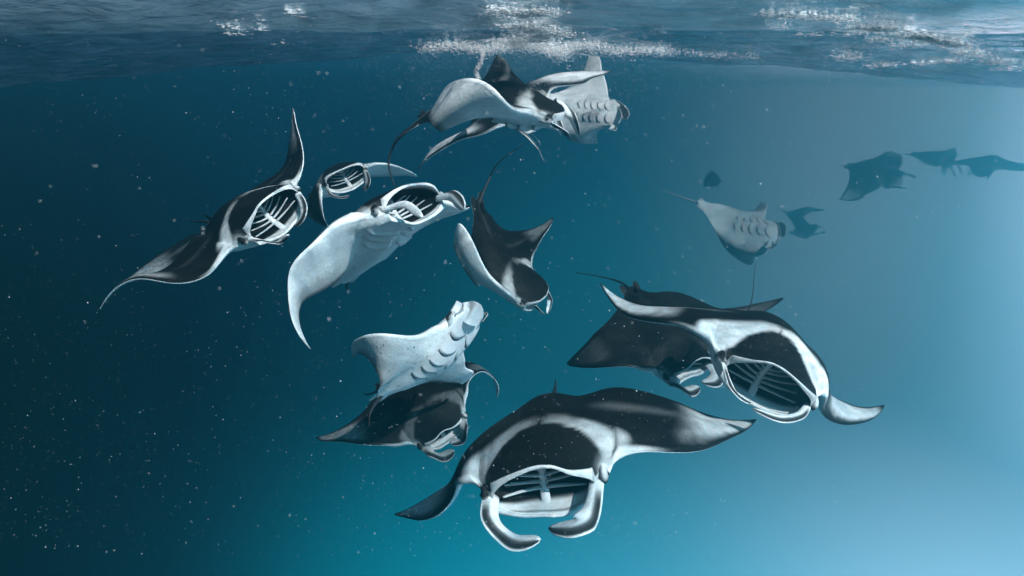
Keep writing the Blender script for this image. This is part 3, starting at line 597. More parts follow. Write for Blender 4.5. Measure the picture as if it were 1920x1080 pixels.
# ---------------------------------------------------------------- the rays: pose of every animal (position, heading, bend of each wing) and its markings
FIT = {
 'A': {"q":[-0.2693,-0.3013,3.0614,0.235,3.7731,-3.3152,-0.6056,1.0205,-0.604,-4.7679,-3.33,0.4409,1.5066,0.9975,0.3661,1.1449,-0.3304,-0.8234,-0.2506,-0.5751,1.0245,0.0949,0.7376,-1.6007,-2.0776,-0.6567,0.2355,0.1924,-0.2366,-0.1089,-0.0904,-0.495,-0.0744,0.413,-0.0439],"c":[[1.0,-0.37],[-1.0,-0.37],[0.0,-0.45],[0.0,0.42],[0.0,0.37],[0.2,0.33],[-0.2,0.33],[0.235,0.3],[-0.235,0.3],[-0.25,0.254],[-0.45,0.206],[-0.65,0.111],[-0.82,-0.04],[-0.3,-0.315],[-0.5,-0.24],[-0.7,-0.236],[-0.85,-0.279],[0.25,0.254],[0.45,0.206],[0.65,0.111],[0.82,-0.04],[0.3,-0.315],[0.5,-0.24],[0.7,-0.236],[0.85,-0.279]],"w":[[0.004,0.002,-0.004],[-0.001,-0.002,0.004],[-0.013,0.004,-0.011],[-0.136,-0.002,-0.03],[0.109,-0.009,0.046],[-0.082,-0.032,0.043],[0.122,0.029,-0.026],[0.076,0.062,-0.104],[-0.009,0.029,-0.059],[-0.121,-0.062,0.092],[0.012,-0.002,0.007],[0.0,0.005,-0.01],[0.001,-0.003,0.006],[-0.014,-0.023,0.041],[-0.023,-0.003,-0.001],[0.009,0.004,-0.006],[-0.002,0.002,-0.004],[0.043,-0.014,0.039],[-0.043,-0.017,0.022],[-0.008,-0.001,0.0],[0.013,0.004,-0.006],[-0.027,0.001,-0.009],[0.0,0.018,-0.035],[0.003,-0.005,0.01],[-0.009,-0.004,0.005]],"ceph":{"R":{"p":[[0.2196,0.4471,-0.0077],[0.1381,0.5293,-0.0302],[0.0334,0.5733,0.0018]],"w":0.115},"L":{"p":[[-0.16,0.4527,0.0016],[-0.112,0.5426,0.0257],[0.0009,0.4998,-0.0212]],"w":0.1}},"tailp":[[-0.0009,-0.8566,-0.3874],[0.0161,-1.197,-0.584]]},
 'B': {"q":[-0.536,0.753,-3.3316,1.9618,4.5069,-2.9406,-0.9452,0.9829,-0.8058,-1.0556,-2.2425,-1.1513,0.9065,1.7189,0.8765,1.4788,-0.2052,-1.3153,-1.1989,-0.8734,0.2277,-0.5105,-5.9434,-2.801,2.2944,2.8547,1.9877,0.8784,0.0448,-0.5393,-0.9239,-0.7356,-0.5442,-0.0132,-0.1272],"c":[[1.0,-0.37],[-1.0,-0.37],[0.0,-0.45],[0.0,0.42],[0.0,0.37],[0.2,0.33],[-0.2,0.33],[0.235,0.3],[-0.235,0.3],[0.25,0.254],[0.45,0.206],[0.65,0.111],[0.82,-0.04],[0.3,-0.315],[0.5,-0.24],[0.7,-0.236],[0.85,-0.279],[-0.25,0.254],[-0.45,0.206],[-0.65,0.111],[-0.82,-0.04],[-0.3,-0.315],[-0.5,-0.24],[-0.7,-0.236],[-0.85,-0.279]],"w":[[-0.004,-0.005,0.004],[0.005,-0.007,0.008],[0.021,-0.002,0.005],[0.027,-0.018,0.024],[0.021,0.006,-0.002],[-0.115,0.021,-0.043],[-0.018,0.039,-0.045],[-0.021,-0.026,0.024],[-0.058,0.006,-0.017],[0.15,0.009,0.018],[-0.026,-0.009,0.005],[-0.005,-0.002,0.001],[-0.009,0.008,-0.01],[-0.026,-0.013,0.009],[0.001,0.008,-0.008],[0.015,0.003,-0.0],[-0.006,-0.004,0.003],[0.03,-0.04,0.048],[0.053,-0.013,0.024],[0.003,-0.014,0.015],[0.0,-0.004,0.005],[-0.021,0.018,-0.023],[0.004,0.02,-0.021],[0.006,-0.007,0.008],[-0.011,0.008,-0.011]],"ceph":{"R":{"p":[[0.1798,0.4329,0.0416],[0.1468,0.53,0.0719],[0.0458,0.4661,-0.0082]],"w":0.05},"L":{"p":[[-0.1786,0.435,0.0269],[-0.083,0.5141,0.0301],[0.0421,0.5292,0.0268]],"w":0.06}},"tailp":[[-0.0352,-0.8406,-0.3834],[-0.0495,-1.1655,-0.4395],[-0.0438,-1.4412,-0.4445]]},
 'C': {"q":[-0.0544,0.8133,-2.4839,1.6331,6.3028,-3.5835,0.1866,0.8697,-0.7578,2.1158,-0.3423,-3.1646,-2.7898,-1.2267,-0.5077,-0.1081,1.1208,1.4702,0.7495,-0.251,-0.5576,-0.1241,-1.0682,-0.6347,0.4346,0.835,0.5681,0.2681,-0.8494,-0.6908,-1.3715,-1.1273,0.6919,1.0184,0.5438],"c":[[1.0,-0.37],[0.0,-0.45],[-1.0,-0.37],[0.0,0.42],[0.0,0.37],[0.2,0.33],[-0.2,0.33],[0.235,0.3],[0.25,0.254],[0.45,0.206],[0.65,0.111],[0.82,-0.04],[0.3,-0.315],[0.5,-0.24],[0.7,-0.236],[0.85,-0.279],[-0.3,-0.315],[-0.5,-0.24],[-0.7,-0.236]],"w":[[0.001,0.005,-0.004],[0.019,0.002,-0.012],[-0.077,0.043,0.016],[0.093,-0.036,-0.031],[-0.067,-0.016,0.05],[-0.096,0.067,0.011],[-0.018,0.045,-0.02],[0.029,0.012,-0.025],[0.077,-0.05,-0.011],[-0.011,-0.015,0.016],[-0.0,0.004,-0.003],[-0.021,0.012,0.004],[0.01,-0.017,0.005],[0.003,-0.013,0.007],[-0.014,0.013,-0.0],[-0.003,-0.006,0.006],[-0.009,-0.022,0.02],[0.003,-0.01,0.005],[0.049,0.025,-0.046]],"ceph":{"R":{"p":[[0.2159,0.4324,0.0502],[0.1098,0.4786,-0.0314],[0.0184,0.4982,-0.0012]],"w":0.14},"L":{"p":[[-0.2078,0.4543,0.0044],[-0.1243,0.5019,0.0058],[-0.0127,0.4851,0.0235]],"w":0.14}},"tailp":[[-0.063,-0.6755,-0.0862],[-0.0544,-0.8983,-0.2499],[0.0185,-1.1461,-0.4345]]},
 'D': {"q":[0.7709,0.1176,-2.1581,-2.4799,5.8377,-2.2079,0.1055,0.9274,-0.2111,-0.134,0.571,2.2081,1.2412,-0.2546,0.1359,-1.0205,0.1051,1.2831,2.5476,-0.8531,-0.2977,0.0569,0.2465,1.1164,2.2702,1.1885,0.2019,0.0189,-0.0211,0.6124,0.5035,0.5483,0.0065,0.1589,0.1343],"c":[[1.0,-0.37],[-1.0,-0.37],[0.0,-0.45],[0.0,0.42],[0.0,0.37],[0.2,0.33],[-0.2,0.33],[0.235,0.3],[-0.235,0.3],[-0.25,0.254],[-0.45,0.206],[-0.65,0.111],[-0.82,-0.04],[-0.3,-0.315],[-0.5,-0.24],[-0.7,-0.236],[-0.85,-0.279],[0.25,0.254],[0.45,0.206],[0.65,0.111],[0.82,-0.04],[0.3,-0.315],[0.5,-0.24],[0.7,-0.236],[0.85,-0.279]],"w":[[0.023,-0.0,-0.02],[-0.006,0.004,-0.0],[0.038,-0.012,-0.019],[0.102,-0.042,-0.039],[-0.06,0.013,0.038],[-0.133,0.102,-0.007],[-0.004,0.024,-0.026],[0.045,-0.032,-0.0],[-0.027,-0.002,0.027],[-0.011,0.009,-0.0],[0.017,-0.011,-0.001],[0.028,-0.005,-0.019],[0.009,-0.01,0.004],[-0.014,-0.005,0.02],[-0.015,0.016,-0.006],[0.012,-0.008,-0.001],[-0.001,0.003,-0.003],[0.098,-0.085,0.018],[-0.003,0.007,-0.007],[0.002,0.01,-0.014],[-0.032,0.009,0.018],[-0.009,-0.011,0.022],[0.023,-0.016,-0.001],[0.013,0.01,-0.024],[-0.024,-0.004,0.027]],"ceph":{"R":{"p":[[0.2098,0.4531,-0.037],[0.1371,0.4125,-0.1187],[0.0979,0.5588,-0.0943]],"w":0.05},"L":{"p":[[-0.1696,0.4277,-0.0554],[-0.0903,0.4942,-0.0912],[-0.0361,0.4069,-0.1369]],"w":0.08}},"tailp":[[-0.035,-0.8658,-0.0019],[-0.0794,-1.1291,-0.0292],[-0.1303,-1.4025,-0.038]]},
 'E': {"q":[0.4833,-0.971,-2.1335,-1.1747,5.7039,-2.2858,0.1179,0.9835,1.1244,-2.0637,-0.0697,-0.0645,-1.8902,-1.9571,-0.9197,0.9893,0.3557,0.5105,1.3004,-1.5774,-0.4718,-0.1686,0.0078,0.3113,0.0527,-0.7286,-0.9764,-0.3356,-1.3272,-1.2555,-0.8053,-0.4946,-0.0462,-0.0349,-0.0374],"c":[[1.0,-0.37],[0.0,0.42],[0.0,0.37],[0.2,0.33],[-0.2,0.33],[0.235,0.3],[0.25,0.254],[0.45,0.206],[0.65,0.111],[0.82,-0.04],[0.3,-0.315],[0.5,-0.24],[0.7,-0.236],[0.85,-0.279],[0.0,-0.5],[-1.0,-0.37],[-0.5,0.188]],"w":[[-0.004,-0.003,-0.017],[-0.108,0.111,-0.018],[0.151,-0.151,0.035],[-0.066,0.047,-0.058],[-0.039,0.042,-0.003],[-0.07,0.102,0.055],[0.128,-0.141,-0.0],[0.004,-0.019,-0.033],[0.005,-0.004,0.004],[-0.024,0.033,0.015],[-0.033,0.028,-0.018],[0.009,-0.029,-0.044],[0.005,-0.005,0.001],[0.002,0.009,0.024],[0.065,-0.069,0.007],[-0.0,0.002,0.005],[0.001,-0.011,-0.022]],"ceph":{"R":{"p":[[0.2463,0.3931,-0.13],[0.1629,0.3595,-0.0812],[0.2371,0.4834,-0.1627]],"w":0.13,"tw":0,"white":1}},"tailp":[[-0.1466,-0.9045,0.1896],[-0.3395,-1.1593,0.3217]]},
 'F': {"q":[0.6266,-0.5486,-2.4697,-2.4578,8.8509,-2.2437,0.4646,0.8708,0.9646,-5.7924,-5.2016,-3.9851,-2.6317,-1.2628,-0.573,-1.8047,-0.8416,0.2686,0.5201,-0.705,-1.1976,-0.2536,-1.3952,-1.0593,-0.4857,-0.3288,-0.3815,-0.4418,0.1603,0.2174,-0.0421,-0.0803,0.2564,0.2568,-0.0647],"c":[[0.0,0.42],[0.0,0.37],[0.2,0.33],[-0.2,0.33],[-0.28,0.243],[-0.5,0.188],[-0.75,0.034],[-1.0,-0.37],[-0.6,-0.235],[0.0,-0.45],[1.0,-0.37],[0.35,0.231],[0.45,-0.252]],"w":[[0.128,-0.069,-0.056],[-0.117,0.062,0.047],[0.031,-0.016,0.011],[-0.017,0.009,0.009],[-0.01,0.005,-0.017],[0.004,-0.002,-0.007],[0.015,-0.008,0.01],[0.001,-0.001,0.004],[-0.042,0.022,-0.045],[0.078,-0.041,-0.02],[0.001,-0.0,0.027],[-0.053,0.028,0.001],[-0.105,0.055,0.012]],"ceph":{"R":{"p":[[0.2441,0.3654,-0.1889],[0.1934,0.4426,-0.286],[0.0714,0.3341,-0.2681]],"w":0.05},"L":{"p":[[-0.1778,0.3832,-0.1855],[-0.1146,0.4525,-0.2745],[-0.0994,0.2976,-0.2591]],"w":0.08}},"tailp":[[0.0593,-0.9624,0.276],[0.0209,-1.3736,0.3645],[0.0001,-1.7941,0.4578]]},
 'J': {"q":[0.0373,-0.9795,-1.5944,-0.7265,5.1404,-3.349,-0.0793,0.7653,-1.3065,0.1536,2.769,4.2429,1.8593,-0.9482,-1.6695,1.0945,-1.0889,-1.1516,0.0555,-1.673,-1.5074,-0.2498,-0.5272,-0.4698,0.1573,0.3086,0.241,0.1245,-0.3716,-0.2971,-0.4027,-0.3019,0.0983,0.7675,0.0907],"c":[[1.0,-0.37],[0.0,-0.5],[0.0,0.42],[0.235,0.3],[-0.235,0.3],[0.28,0.243],[0.45,0.206],[0.65,0.111],[0.82,-0.04],[0.3,-0.315],[0.5,-0.24],[0.7,-0.236],[0.85,-0.279],[-0.28,0.243],[-0.6,0.141],[-1.0,-0.37],[-0.3,-0.315],[-0.6,-0.235]],"w":[[-0.006,-0.004,-0.017],[0.007,0.007,0.022],[0.003,0.041,0.021],[-0.009,0.237,0.05],[-0.022,0.185,-0.0],[0.011,-0.215,-0.036],[0.008,-0.018,0.015],[-0.01,0.021,-0.021],[-0.008,0.003,-0.02],[0.006,-0.06,-0.002],[-0.001,0.002,-0.002],[-0.011,0.027,-0.02],[0.012,-0.003,0.03],[0.018,-0.191,-0.012],[0.015,-0.093,0.01],[-0.0,0.008,0.002],[-0.006,0.035,-0.005],[-0.01,0.034,-0.016]],"ceph":{"R":{"p":[[0.1048,0.4528,0.0992],[0.1414,0.5019,0.0387],[-0.0028,0.4979,0.0043]],"w":0.19,"tw":0,"white":1},"L":{"p":[[-0.199,0.4983,0.1126],[-0.1385,0.5337,0.0613],[-0.0503,0.497,0.0105]],"w":0.03}},"tailp":[[0.1235,-0.529,-0.0826],[0.1548,-0.5765,-0.138],[0.1377,-0.6268,-0.1978]]},
 'K': {"q":[0.4178,0.6076,-2.4615,-1.0243,6.5388,-4.5266,0.1622,0.8328,-0.0466,2.5069,1.1068,-0.5994,-0.9093,-0.5389,-0.248,-0.4305,0.9441,1.159,0.5697,-0.3839,-0.3619,-0.1784,2.5812,-0.1855,-3.5042,-4.0476,-2.6298,-1.0611,1.8984,1.2843,1.439,1.0675,0.1424,0.1167,0.2783],"c":[[1.0,-0.37],[-1.0,-0.37],[0.0,-0.45],[0.0,0.42],[0.0,0.37],[0.2,0.33],[-0.2,0.33],[0.235,0.3],[-0.235,0.3],[0.25,0.254],[0.45,0.206],[0.65,0.111],[0.82,-0.04],[0.3,-0.315],[0.5,-0.24],[0.7,-0.236],[0.85,-0.279],[-0.25,0.254],[-0.45,0.206],[-0.65,0.111],[-0.82,-0.04],[-0.3,-0.315],[-0.5,-0.24],[-0.7,-0.236],[-0.85,-0.279]],"w":[[-0.007,0.003,0.0],[0.012,0.015,-0.018],[0.15,0.017,-0.08],[0.031,-0.077,0.053],[-0.024,0.055,-0.036],[-0.13,0.071,-0.004],[0.126,0.003,-0.058],[0.059,0.013,-0.037],[0.009,0.108,-0.096],[0.079,-0.069,0.025],[-0.015,-0.01,0.015],[-0.002,0.002,-0.001],[-0.023,0.006,0.005],[0.009,-0.046,0.035],[-0.0,-0.009,0.008],[-0.007,0.009,-0.004],[0.01,0.001,-0.005],[-0.176,-0.091,0.154],[0.026,-0.005,-0.007],[0.042,-0.017,-0.004],[0.048,-0.031,0.005],[-0.115,0.057,0.002],[-0.024,-0.0,0.011],[0.012,-0.002,-0.004],[-0.022,-0.003,0.012]],"ceph":{"R":{"p":[[0.1741,0.4482,-0.031],[0.1121,0.4471,-0.1695],[0.0043,0.484,-0.154]],"w":0.13},"L":{"p":[[-0.1631,0.4425,-0.0208],[-0.122,0.4043,-0.1836],[-0.0065,0.4176,-0.1232]],"w":0.11}},"tailp":[[0.3177,-0.7475,-0.3121],[0.3311,-1.062,-0.6038]]},
 'L': {"q":[-0.1289,0.6586,-1.8906,-0.1083,6.5228,-2.8955,1.3261,0.7744,0.0961,2.9277,4.5129,3.7903,2.1567,-0.1631,-1.6066,4.8922,1.5693,-0.647,-1.6357,-2.4748,-1.4053,-0.7363,1.3698,1.0276,0.1862,-0.0028,0.0382,0.0261,1.7093,1.5702,0.9327,0.3255,0.5089,1.0897,0.2686],"c":[[-1.0,-0.37],[0.0,-0.45],[0.0,0.42],[0.235,0.3],[-0.235,0.3],[-0.25,0.254],[-0.45,0.206],[-0.65,0.111],[-0.82,-0.04],[-0.3,-0.315],[-0.5,-0.24],[-0.7,-0.236],[-0.85,-0.279],[0.3,0.2],[1.0,-0.37],[0.45,0.206],[0.6,0.141],[0.75,0.034],[0.88,-0.119],[0.45,-0.252],[0.6,-0.235],[0.75,-0.246],[0.0,0.1]],"w":[[-0.003,0.002,0.004],[-0.004,0.018,0.002],[0.005,0.043,-0.016],[-0.014,0.087,0.001],[-0.039,0.151,0.021],[0.027,-0.173,-0.002],[0.014,-0.042,-0.01],[0.017,-0.02,-0.018],[-0.0,0.001,0.0],[-0.005,0.015,0.003],[-0.009,0.003,0.011],[0.004,0.006,-0.006],[-0.005,0.008,0.004],[0.027,-0.072,-0.021],[0.001,0.024,-0.006],[0.006,-0.022,-0.003],[-0.006,0.001,0.008],[-0.002,-0.013,0.005],[0.002,-0.008,-0.0],[-0.015,0.15,-0.01],[-0.016,-0.014,0.024],[-0.013,0.001,0.017],[0.01,-0.036,-0.006]],"ceph":{"R":{"p":[[0.1166,0.4225,-0.0341],[-0.0046,0.4791,-0.1437],[-0.0937,0.5458,-0.226]],"w":0.06,"tw":0},"L":{"p":[[-0.2325,0.4462,-0.0906],[-0.2666,0.5108,-0.1875],[-0.086,0.5625,-0.1917]],"w":0.06,"tw":0}},"tailp":[[-0.1816,-0.5222,0.5774],[-0.3876,-0.5628,0.713],[-0.6294,-0.4904,0.8734]]},
 'G': {"q":[-0.0362,0.5045,-1.6672,-0.0996,6.5998,-1.1134,-1.175,1.0093,-0.1427,0.9492,3.4018,5.3054,4.0698,2.4302,0.6503,2.4513,0.169,-1.4216,-1.828,-1.138,-1.0444,-0.4432,1.6027,-0.8317,-2.13,-1.9975,-1.1649,-0.3726,-1.6225,-2.1848,-2.3399,-1.9962,-1.0719,1.37,1.0174],"c":[[0.0,-0.5],[0.0,0.42],[0.235,0.3],[0.28,0.243],[0.45,0.206],[0.6,0.141],[0.75,0.034],[0.88,-0.119],[1.0,-0.37],[-1.0,-0.37],[-0.6,0.141],[-0.4,-0.266],[-0.8,-0.017],[0.0,0.1]],"w":[[0.002,-0.044,-0.005],[0.009,-0.011,-0.015],[-0.047,0.127,0.078],[0.025,-0.115,-0.045],[0.009,-0.01,-0.014],[-0.002,0.002,0.003],[-0.001,0.013,0.002],[0.0,-0.013,-0.001],[0.004,0.021,-0.005],[0.004,0.009,-0.006],[-0.015,-0.086,0.019],[0.008,0.054,-0.01],[-0.022,-0.003,0.034],[0.022,0.075,-0.03]],"ceph":{"R":{"p":[[0.1423,0.4641,-0.0141],[0.0229,0.4885,-0.0717],[-0.108,0.5106,-0.1238]],"w":0.05},"L":{"p":[[-0.2838,0.362,0.029],[-0.1043,0.4697,0.0245],[-0.2275,0.583,-0.1323]],"w":0.07}},"tailp":[[0.0329,-0.611,-0.54],[0.087,-0.6247,-0.685],[0.1432,-0.5705,-0.7692],[0.1773,-0.5154,-0.8191]]},
 'H': {"q":[-1.6748,-1.1059,-1.2852,1.7446,14.8714,-1.3246,-0.5631,1.1133,-0.5302,1.4486,1.0862,0.0568,-0.2813,-0.3582,-0.4241,-0.9453,-1.1292,-0.5693,-0.3481,-0.1175,0.4386,0.3145,5.2708,5.0935,3.467,1.5834,0.7305,0.3292,-0.1165,-0.4998,-0.717,-0.5094,0.1295,0.1174,0.0836],"c":[[0.0,0.42],[1.0,-0.37],[0.28,0.243],[0.6,0.141],[0.55,-0.235],[0.0,-0.5],[-0.235,0.3],[-1.0,-0.37],[-0.45,0.206]],"w":[[0.017,0.035,0.014],[0.015,0.014,0.006],[-0.061,0.005,-0.004],[-0.036,-0.03,-0.014],[-0.067,-0.008,-0.009],[0.105,-0.163,-0.047],[0.024,0.056,0.021],[0.029,0.005,0.005],[0.141,-0.086,-0.017]],"ceph":{"R":{"p":[[0.0911,0.4464,-0.0124],[-0.0078,0.525,-0.0961],[-0.112,0.5517,-0.1665]],"w":0.12},"L":{"p":[[-0.1725,0.3857,-0.0701],[-0.2393,0.4201,-0.2044],[-0.2923,0.4152,-0.4018]],"w":0.1}}},
 'M': {"q":[-2.5353,-1.3824,-0.8711,8.421,22.0804,-5.4304,-1.4411,1.7477,-1.2572,2.5464,1.4463,-0.4772,-0.9505,-0.7785,-0.5692,-1.2494,-1.1588,-0.3618,-0.2286,0.4458,0.7315,0.4034,5.8773,5.6676,3.1638,1.1388,0.4743,0.317,0.1424,-0.5027,-0.5504,-0.4247,-0.5984,0.6914,0.393],"c":[[0.0,0.42],[0.0,-0.5],[1.0,-0.37],[0.28,0.243],[0.6,0.141],[0.5,-0.24],[-0.28,0.243],[-0.6,0.141],[-1.0,-0.37],[-0.5,-0.24]],"w":[[0.007,0.017,0.01],[-0.01,-0.021,-0.012],[0.005,-0.0,-0.005],[-0.063,-0.055,0.004],[-0.062,-0.039,0.018],[0.014,0.064,0.052],[0.006,0.075,0.071],[0.065,-0.012,-0.073],[-0.008,0.009,0.017],[0.051,-0.031,-0.08]],"ceph":{"R":{"p":[[0.12,0.3932,0.0182],[0.0027,0.451,0.0312],[-0.1522,0.4699,0.0333]],"w":0.1},"L":{"p":[[-0.2475,0.3471,0.0338],[-0.4173,0.3786,-0.0481],[-0.5815,0.3809,-0.1845]],"w":0.11}},"tailp":[[0.0126,-0.6808,-0.5843],[0.0427,-0.8583,-0.6629],[0.0715,-1.0504,-0.7552]]},
 'I': {"q":[0.4081,0.4455,-2.3959,0.0044,9.1121,-1.1678,-0.0906,0.9972,0.7924,-1.3475,-0.312,0.4445,-0.2908,-0.5414,-0.2928,0.591,0.6069,0.6035,0.8272,-0.7071,0.0958,0.4818,0.1613,-0.2852,-1.0404,-0.8757,-0.3269,-0.134,0.6204,-0.1799,-0.5189,-0.2455,0.4362,1.8379,0.804],"c":[[1.0,-0.37],[0.5,0.188],[0.7,0.076],[0.85,-0.077],[0.55,-0.235],[0.75,-0.246],[-1.0,-0.37],[-0.45,0.206],[-0.7,0.076],[-0.45,-0.252],[-0.6,-0.235],[-0.8,-0.26],[0.0,0.42]],"w":[[0.01,0.006,-0.013],[-0.0,0.011,-0.011],[-0.023,-0.003,0.017],[0.031,-0.001,-0.019],[-0.084,0.062,-0.007],[0.02,-0.037,0.024],[-0.009,0.012,-0.006],[0.041,-0.048,0.021],[-0.051,0.058,-0.024],[0.068,-0.031,-0.013],[0.005,-0.029,0.025],[-0.03,0.026,-0.007],[0.053,-0.035,-0.0]],"ceph":{},"tailp":[[-0.3753,-0.2162,-0.5873],[-0.4491,-0.2795,-0.7872],[-0.5335,-0.3265,-0.9964]]},
 'N': {"q":[0.4973,0.608,-2.3737,18.187,31.575,-4.4219,-0.1536,1.89,-0.5686,-0.4423,-0.2375,0.2279,0.4172,0.3485,0.1852,-0.8725,-1.0298,-0.9034,-0.5995,0.2584,0.5996,0.1584,-0.5511,-0.6167,-0.512,-0.3543,-0.2058,-0.099,0.2786,0.3198,0.2901,0.1974,0.0828,0.0854,0.0182],"c":[[1.0,-0.37],[0.5,0.188],[0.0,0.42],[0.0,-0.5],[0.5,-0.24],[-1.0,-0.37]],"w":[[-0.01,0.026,-0.016],[0.033,-0.063,0.035],[-0.032,0.019,-0.001],[-0.0,0.013,-0.01],[0.008,-0.001,-0.003],[0.004,0.021,-0.019]],"ceph":{}},
 'O': {"q":[0.047,0.1629,-2.4856,23.8406,35.8151,-4.0286,-0.0038,1.8051,0.7956,-0.1396,0.1461,0.4395,0.4881,0.3601,0.1859,-0.8016,-0.9248,-0.8046,-0.5326,0.6591,0.5989,0.1246,0.0375,0.1007,0.1514,0.1474,0.1044,0.0534,-0.3059,-0.3437,-0.2923,-0.1902,0.5809,0.7047,0.24],"c":[[1.0,-0.37],[0.5,0.188],[-1.0,-0.37],[0.0,0.42]],"w":[[-0.023,0.025,-0.014],[-0.016,0.02,-0.014],[-0.026,0.025,-0.008],[0.063,-0.068,0.036]],"ceph":{}},
 'P': {"q":[-0.0115,-0.3275,2.299,24.9014,33.2231,-4.0635,-0.0742,1.8161,0.1406,-1.2234,-1.3723,-1.1319,-0.7711,-0.4392,-0.2093,0.2542,0.4003,0.4664,0.3464,-0.1338,-0.1857,-0.0688,0.0,0.0,0.0,0.0,0.0,0.0,0.0,0.0,0.0,0.0,0.0,0.0,0.0],"c":[[0.0,0.42],[0.0,0.37],[0.2,0.33],[-0.2,0.33],[1.0,-0.37],[0.0,-0.45]],"w":[[0.062,0.067,0.008],[-0.074,-0.072,-0.02],[-0.024,-0.017,-0.014],[0.063,0.037,0.044],[-0.058,-0.026,-0.05],[-0.017,-0.011,-0.011]],"ceph":{}},
 'Q': {"q":[-0.3666,0.8127,-1.6556,17.9534,38.4535,-8.2917,-0.0852,1.7129,-1.6795,-0.3857,-0.4178,-0.3299,-0.2167,-0.1205,-0.057,0.0794,0.1207,0.1342,0.0974,-0.1264,-0.1331,-0.0285,0.5808,1.1749,1.5591,1.4119,0.9426,0.4708,-2.0133,-2.2214,-1.8899,-1.2448,0.4379,0.4457,0.1103],"c":[[1.0,-0.37],[-1.0,-0.37],[0.0,0.42],[0.0,-0.5]],"w":[[0.0,-0.011,-0.004],[0.028,0.062,-0.032],[-0.037,-0.079,0.044],[0.011,0.034,-0.01]],"ceph":{}},
 'S': {"q":[0.3633,0.1529,-2.4811,-4.3301,9.5488,-3.0594,-0.2123,1.1003,-0.5627,-0.9647,-0.8322,-0.6054,-0.5877,-0.5081,-0.2669,-1.3119,-0.7633,-0.009,0.3514,-0.2445,0.3423,0.0051,0.5691,0.9045,1.0225,0.8342,0.5116,0.2473,0.5239,0.2338,-0.2171,-0.2844,-0.904,-1.2154,-0.4047],"c":[[1.0,-0.37],[0.6,0.141],[0.3,-0.315],[0.6,-0.235],[0.8,-0.26],[0.0,-0.45],[0.0,0.42],[-1.0,-0.37]],"w":[[-0.005,0.004,-0.003],[0.01,0.0,-0.011],[-0.041,0.009,0.027],[0.008,-0.004,-0.002],[0.009,-0.006,0.002],[0.001,0.006,-0.011],[-0.003,-0.003,0.008],[0.059,-0.022,-0.022]],"ceph":{}},
 'T': {"q":[0.1489,1.6308,-2.5662,11.6639,36.5811,-5.3564,-0.0187,0.7764,-0.0436,-5.3746,-5.0245,-3.5172,-1.8778,-0.9299,-0.4246,0.9267,1.2996,1.2502,0.8358,-0.0983,0.0542,0.1228,-4.728,-4.2065,-2.8058,-1.4083,-0.6778,-0.3079,0.7581,0.9779,0.8872,0.5834,-0.0546,0.0949,0.1194],"c":[[1.0,-0.37],[-1.0,-0.37],[0.0,0.42],[0.0,-0.5]],"w":[[-0.242,0.078,-0.015],[0.186,0.058,-0.007],[0.061,-0.145,0.023],[-0.006,0.016,-0.003]],"ceph":{},"tailp":[[-0.0355,-1.0601,0.0813],[-0.0742,-1.7187,0.1849],[-0.1737,-2.2363,0.2656]]}}
INFO={k:dict(mo=m) for k,m in dict(A=1,B=1,C=1,D=1,E=.9,F=1,J=.04,K=1,L=.5,G=.15,H=.15,I=.2,M=.35,N=.6,O=.6,P=1,Q=.3,S=.6,T=.3).items()}
INFO['J'].update(lift=.007,gill=(5,.27,.09,.185),pat=dict(spots=.62)); INFO['E'].update(lift=.03,gill=(3,.20,.10,.20),pat=dict(spots=.25)); INFO['H'].update(lift=.009); INFO['M'].update(lift=.010); INFO['G'].update(lift=.02)
P=lambda k,**kw: INFO[k].setdefault('pat',{}).update(kw)
P('A',sh=.46,shw=1.1,tip=.36); P('B',sh=.66,shw=1.9,tip=.5,t0=.42,shy=-.02); P('C',sh=.05,tip=.10,rim=.4); P('K',sh=.14,tip=.20,rim=.4); P('L',sh=.35,tip=.14,stripe=.02,shw=.9); P('D',sh=.6,shw=.8,tip=.35,t0=.6,stripe=.02)
P('G',sh=.5,tip=.1,shw=.9); P('F',sh=.2); P('I',tip=.6,t0=.4); P('S',sh=.15,tip=.3); P('N',tip=.4)
for i,k in enumerate(INFO): INFO[k]['pat']=dict(INFO[k].get('pat',{})); INFO[k]['seed']=i+1
INFO['L']['arches']=False; P('L',mouthw=.5); INFO['G']['pelv']=2.2; INFO['L']['pelv']=1.4
P('C',sh=.02,tip=.05)
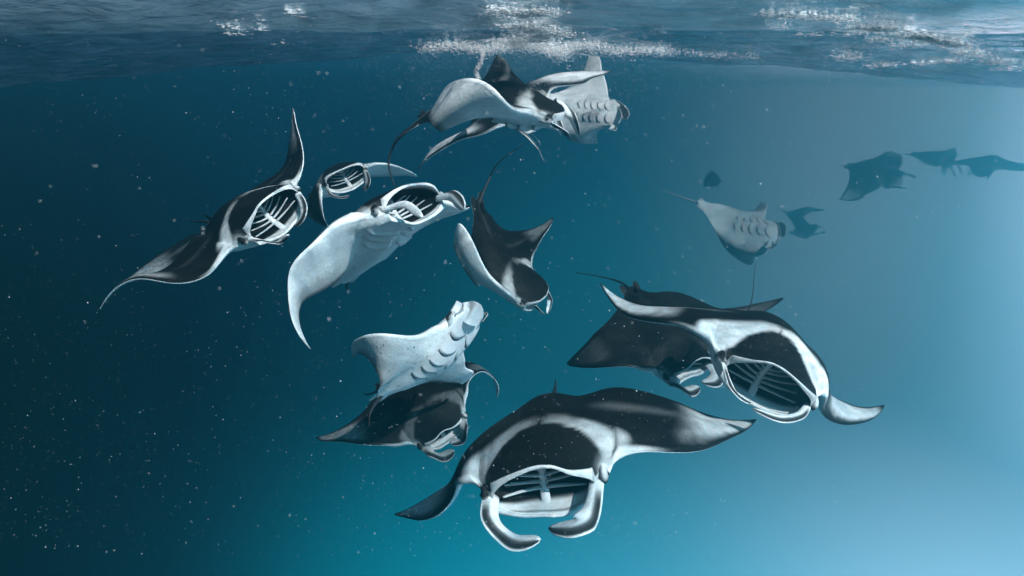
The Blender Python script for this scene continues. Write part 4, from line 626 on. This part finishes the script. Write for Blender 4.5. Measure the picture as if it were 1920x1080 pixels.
LAB={
'A':('Largest manta ray, front bottom centre, mouth agape with head fins curled beneath','nearest mantas feeding at the front'),
'B':('Manta ray at right with broad white shoulder patch and gaping mouth of gill bars','nearest mantas feeding at the front'),
'C':('Nearly all black manta ray tucked behind the white-shouldered one at right','mantas in the main group'),
'D':('Manta ray at far left, mouth wide open, one wing raised straight upward','mantas in the main group'),
'E':('Manta ray showing white belly and gill folds, open mouth pointing up right','mantas in the main group'),
'F':('Small distant manta ray with oval open mouth, between left manta and white-bellied one','mantas in the background'),
'G':('Manta ray just below the foam, near wing arched to show its pale underside','mantas in the main group'),
'H':('Pale belly-on manta ray at top, wing tip touching the foamy surface','mantas in the background'),
'I':('Manta ray mostly hidden behind the arched-wing one, wings poking out both sides','mantas in the background'),
'J':('White-bellied manta ray rearing head up with dark spots and scalloped gill slits','mantas in the main group'),
'K':('Dark manta ray directly below the rearing white-bellied one, gliding down right','mantas in the main group'),
'L':('Black-backed manta ray diving head down in the centre, long thin tail raised','mantas in the main group'),
'M':('Hazy manta ray right of centre, gill slits showing and thin tail stretched left','mantas in the background'),
'N':('Faint distant manta ray in bright haze at upper right with pale wing tip','mantas fading into the haze'),
'O':('Faintest manta ray, small silhouette between two others in the upper right haze','mantas fading into the haze'),
'P':('Faint manta ray farthest right in the haze, open mouth facing forward','mantas fading into the haze'),
'Q':('Blurred dark manta ray shape just right of the hazy gill-slit manta','mantas fading into the haze'),
'S':('Dim manta ray half hidden behind the back of the far left open-mouthed one','mantas in the background'),
'T':('Tiny far manta ray seen from behind with a thin upright tail, upper right centre','mantas fading into the haze')}
for k_ in INFO: INFO[k_]['label'], INFO[k_]['group'] = LAB[k_]
FINE=dict(A=2.0,B=1.9,C=1.1,D=1.4,E=1.4,F=1.0,G=1.3,J=1.6,K=1.1,L=1.2,H=1.0,I=.8,M=.8,N=.6,O=.5,P=.6,Q=.5,S=.7,T=.4)
for k_ in 'NOPQ': INFO[k_]['taill']=.3
for k_ in INFO: INFO[k_]['pat'].setdefault('sh', .2)
P('B',inn=.8,shw=1.6); P('K',cephc=.3); P('C',cephc=.5); P('F',cephc=.4)
for k_ in 'BMTI': INFO[k_]['tailw']=True
INFO['B'].update(tailr=.0022,tailb=.006); INFO['I'].update(tailb=.004,tailr=.003)
P('C',stripe=0,ridge=.1); P('K',stripe=.02,ridge=.3); P('L',ridge=.2)
INFO['E']['ceph']=dict(L=dict(t='roll',w=.09,tw=0))
INFO['G']['pelv']=3.4; INFO['E']['ceph']['R']=dict(t='roll',w=.10,tw=0,white=1); INFO['B'].update(tailr=.0013,tailb=.005); INFO['B']['tailw']=False
INFO['G']['pelv']=1.7; INFO['E']['ceph']['R'].update(w=.055)

for k_ in INFO:
    build_manta(INFO[k_], FIT[k_], FINE[k_])
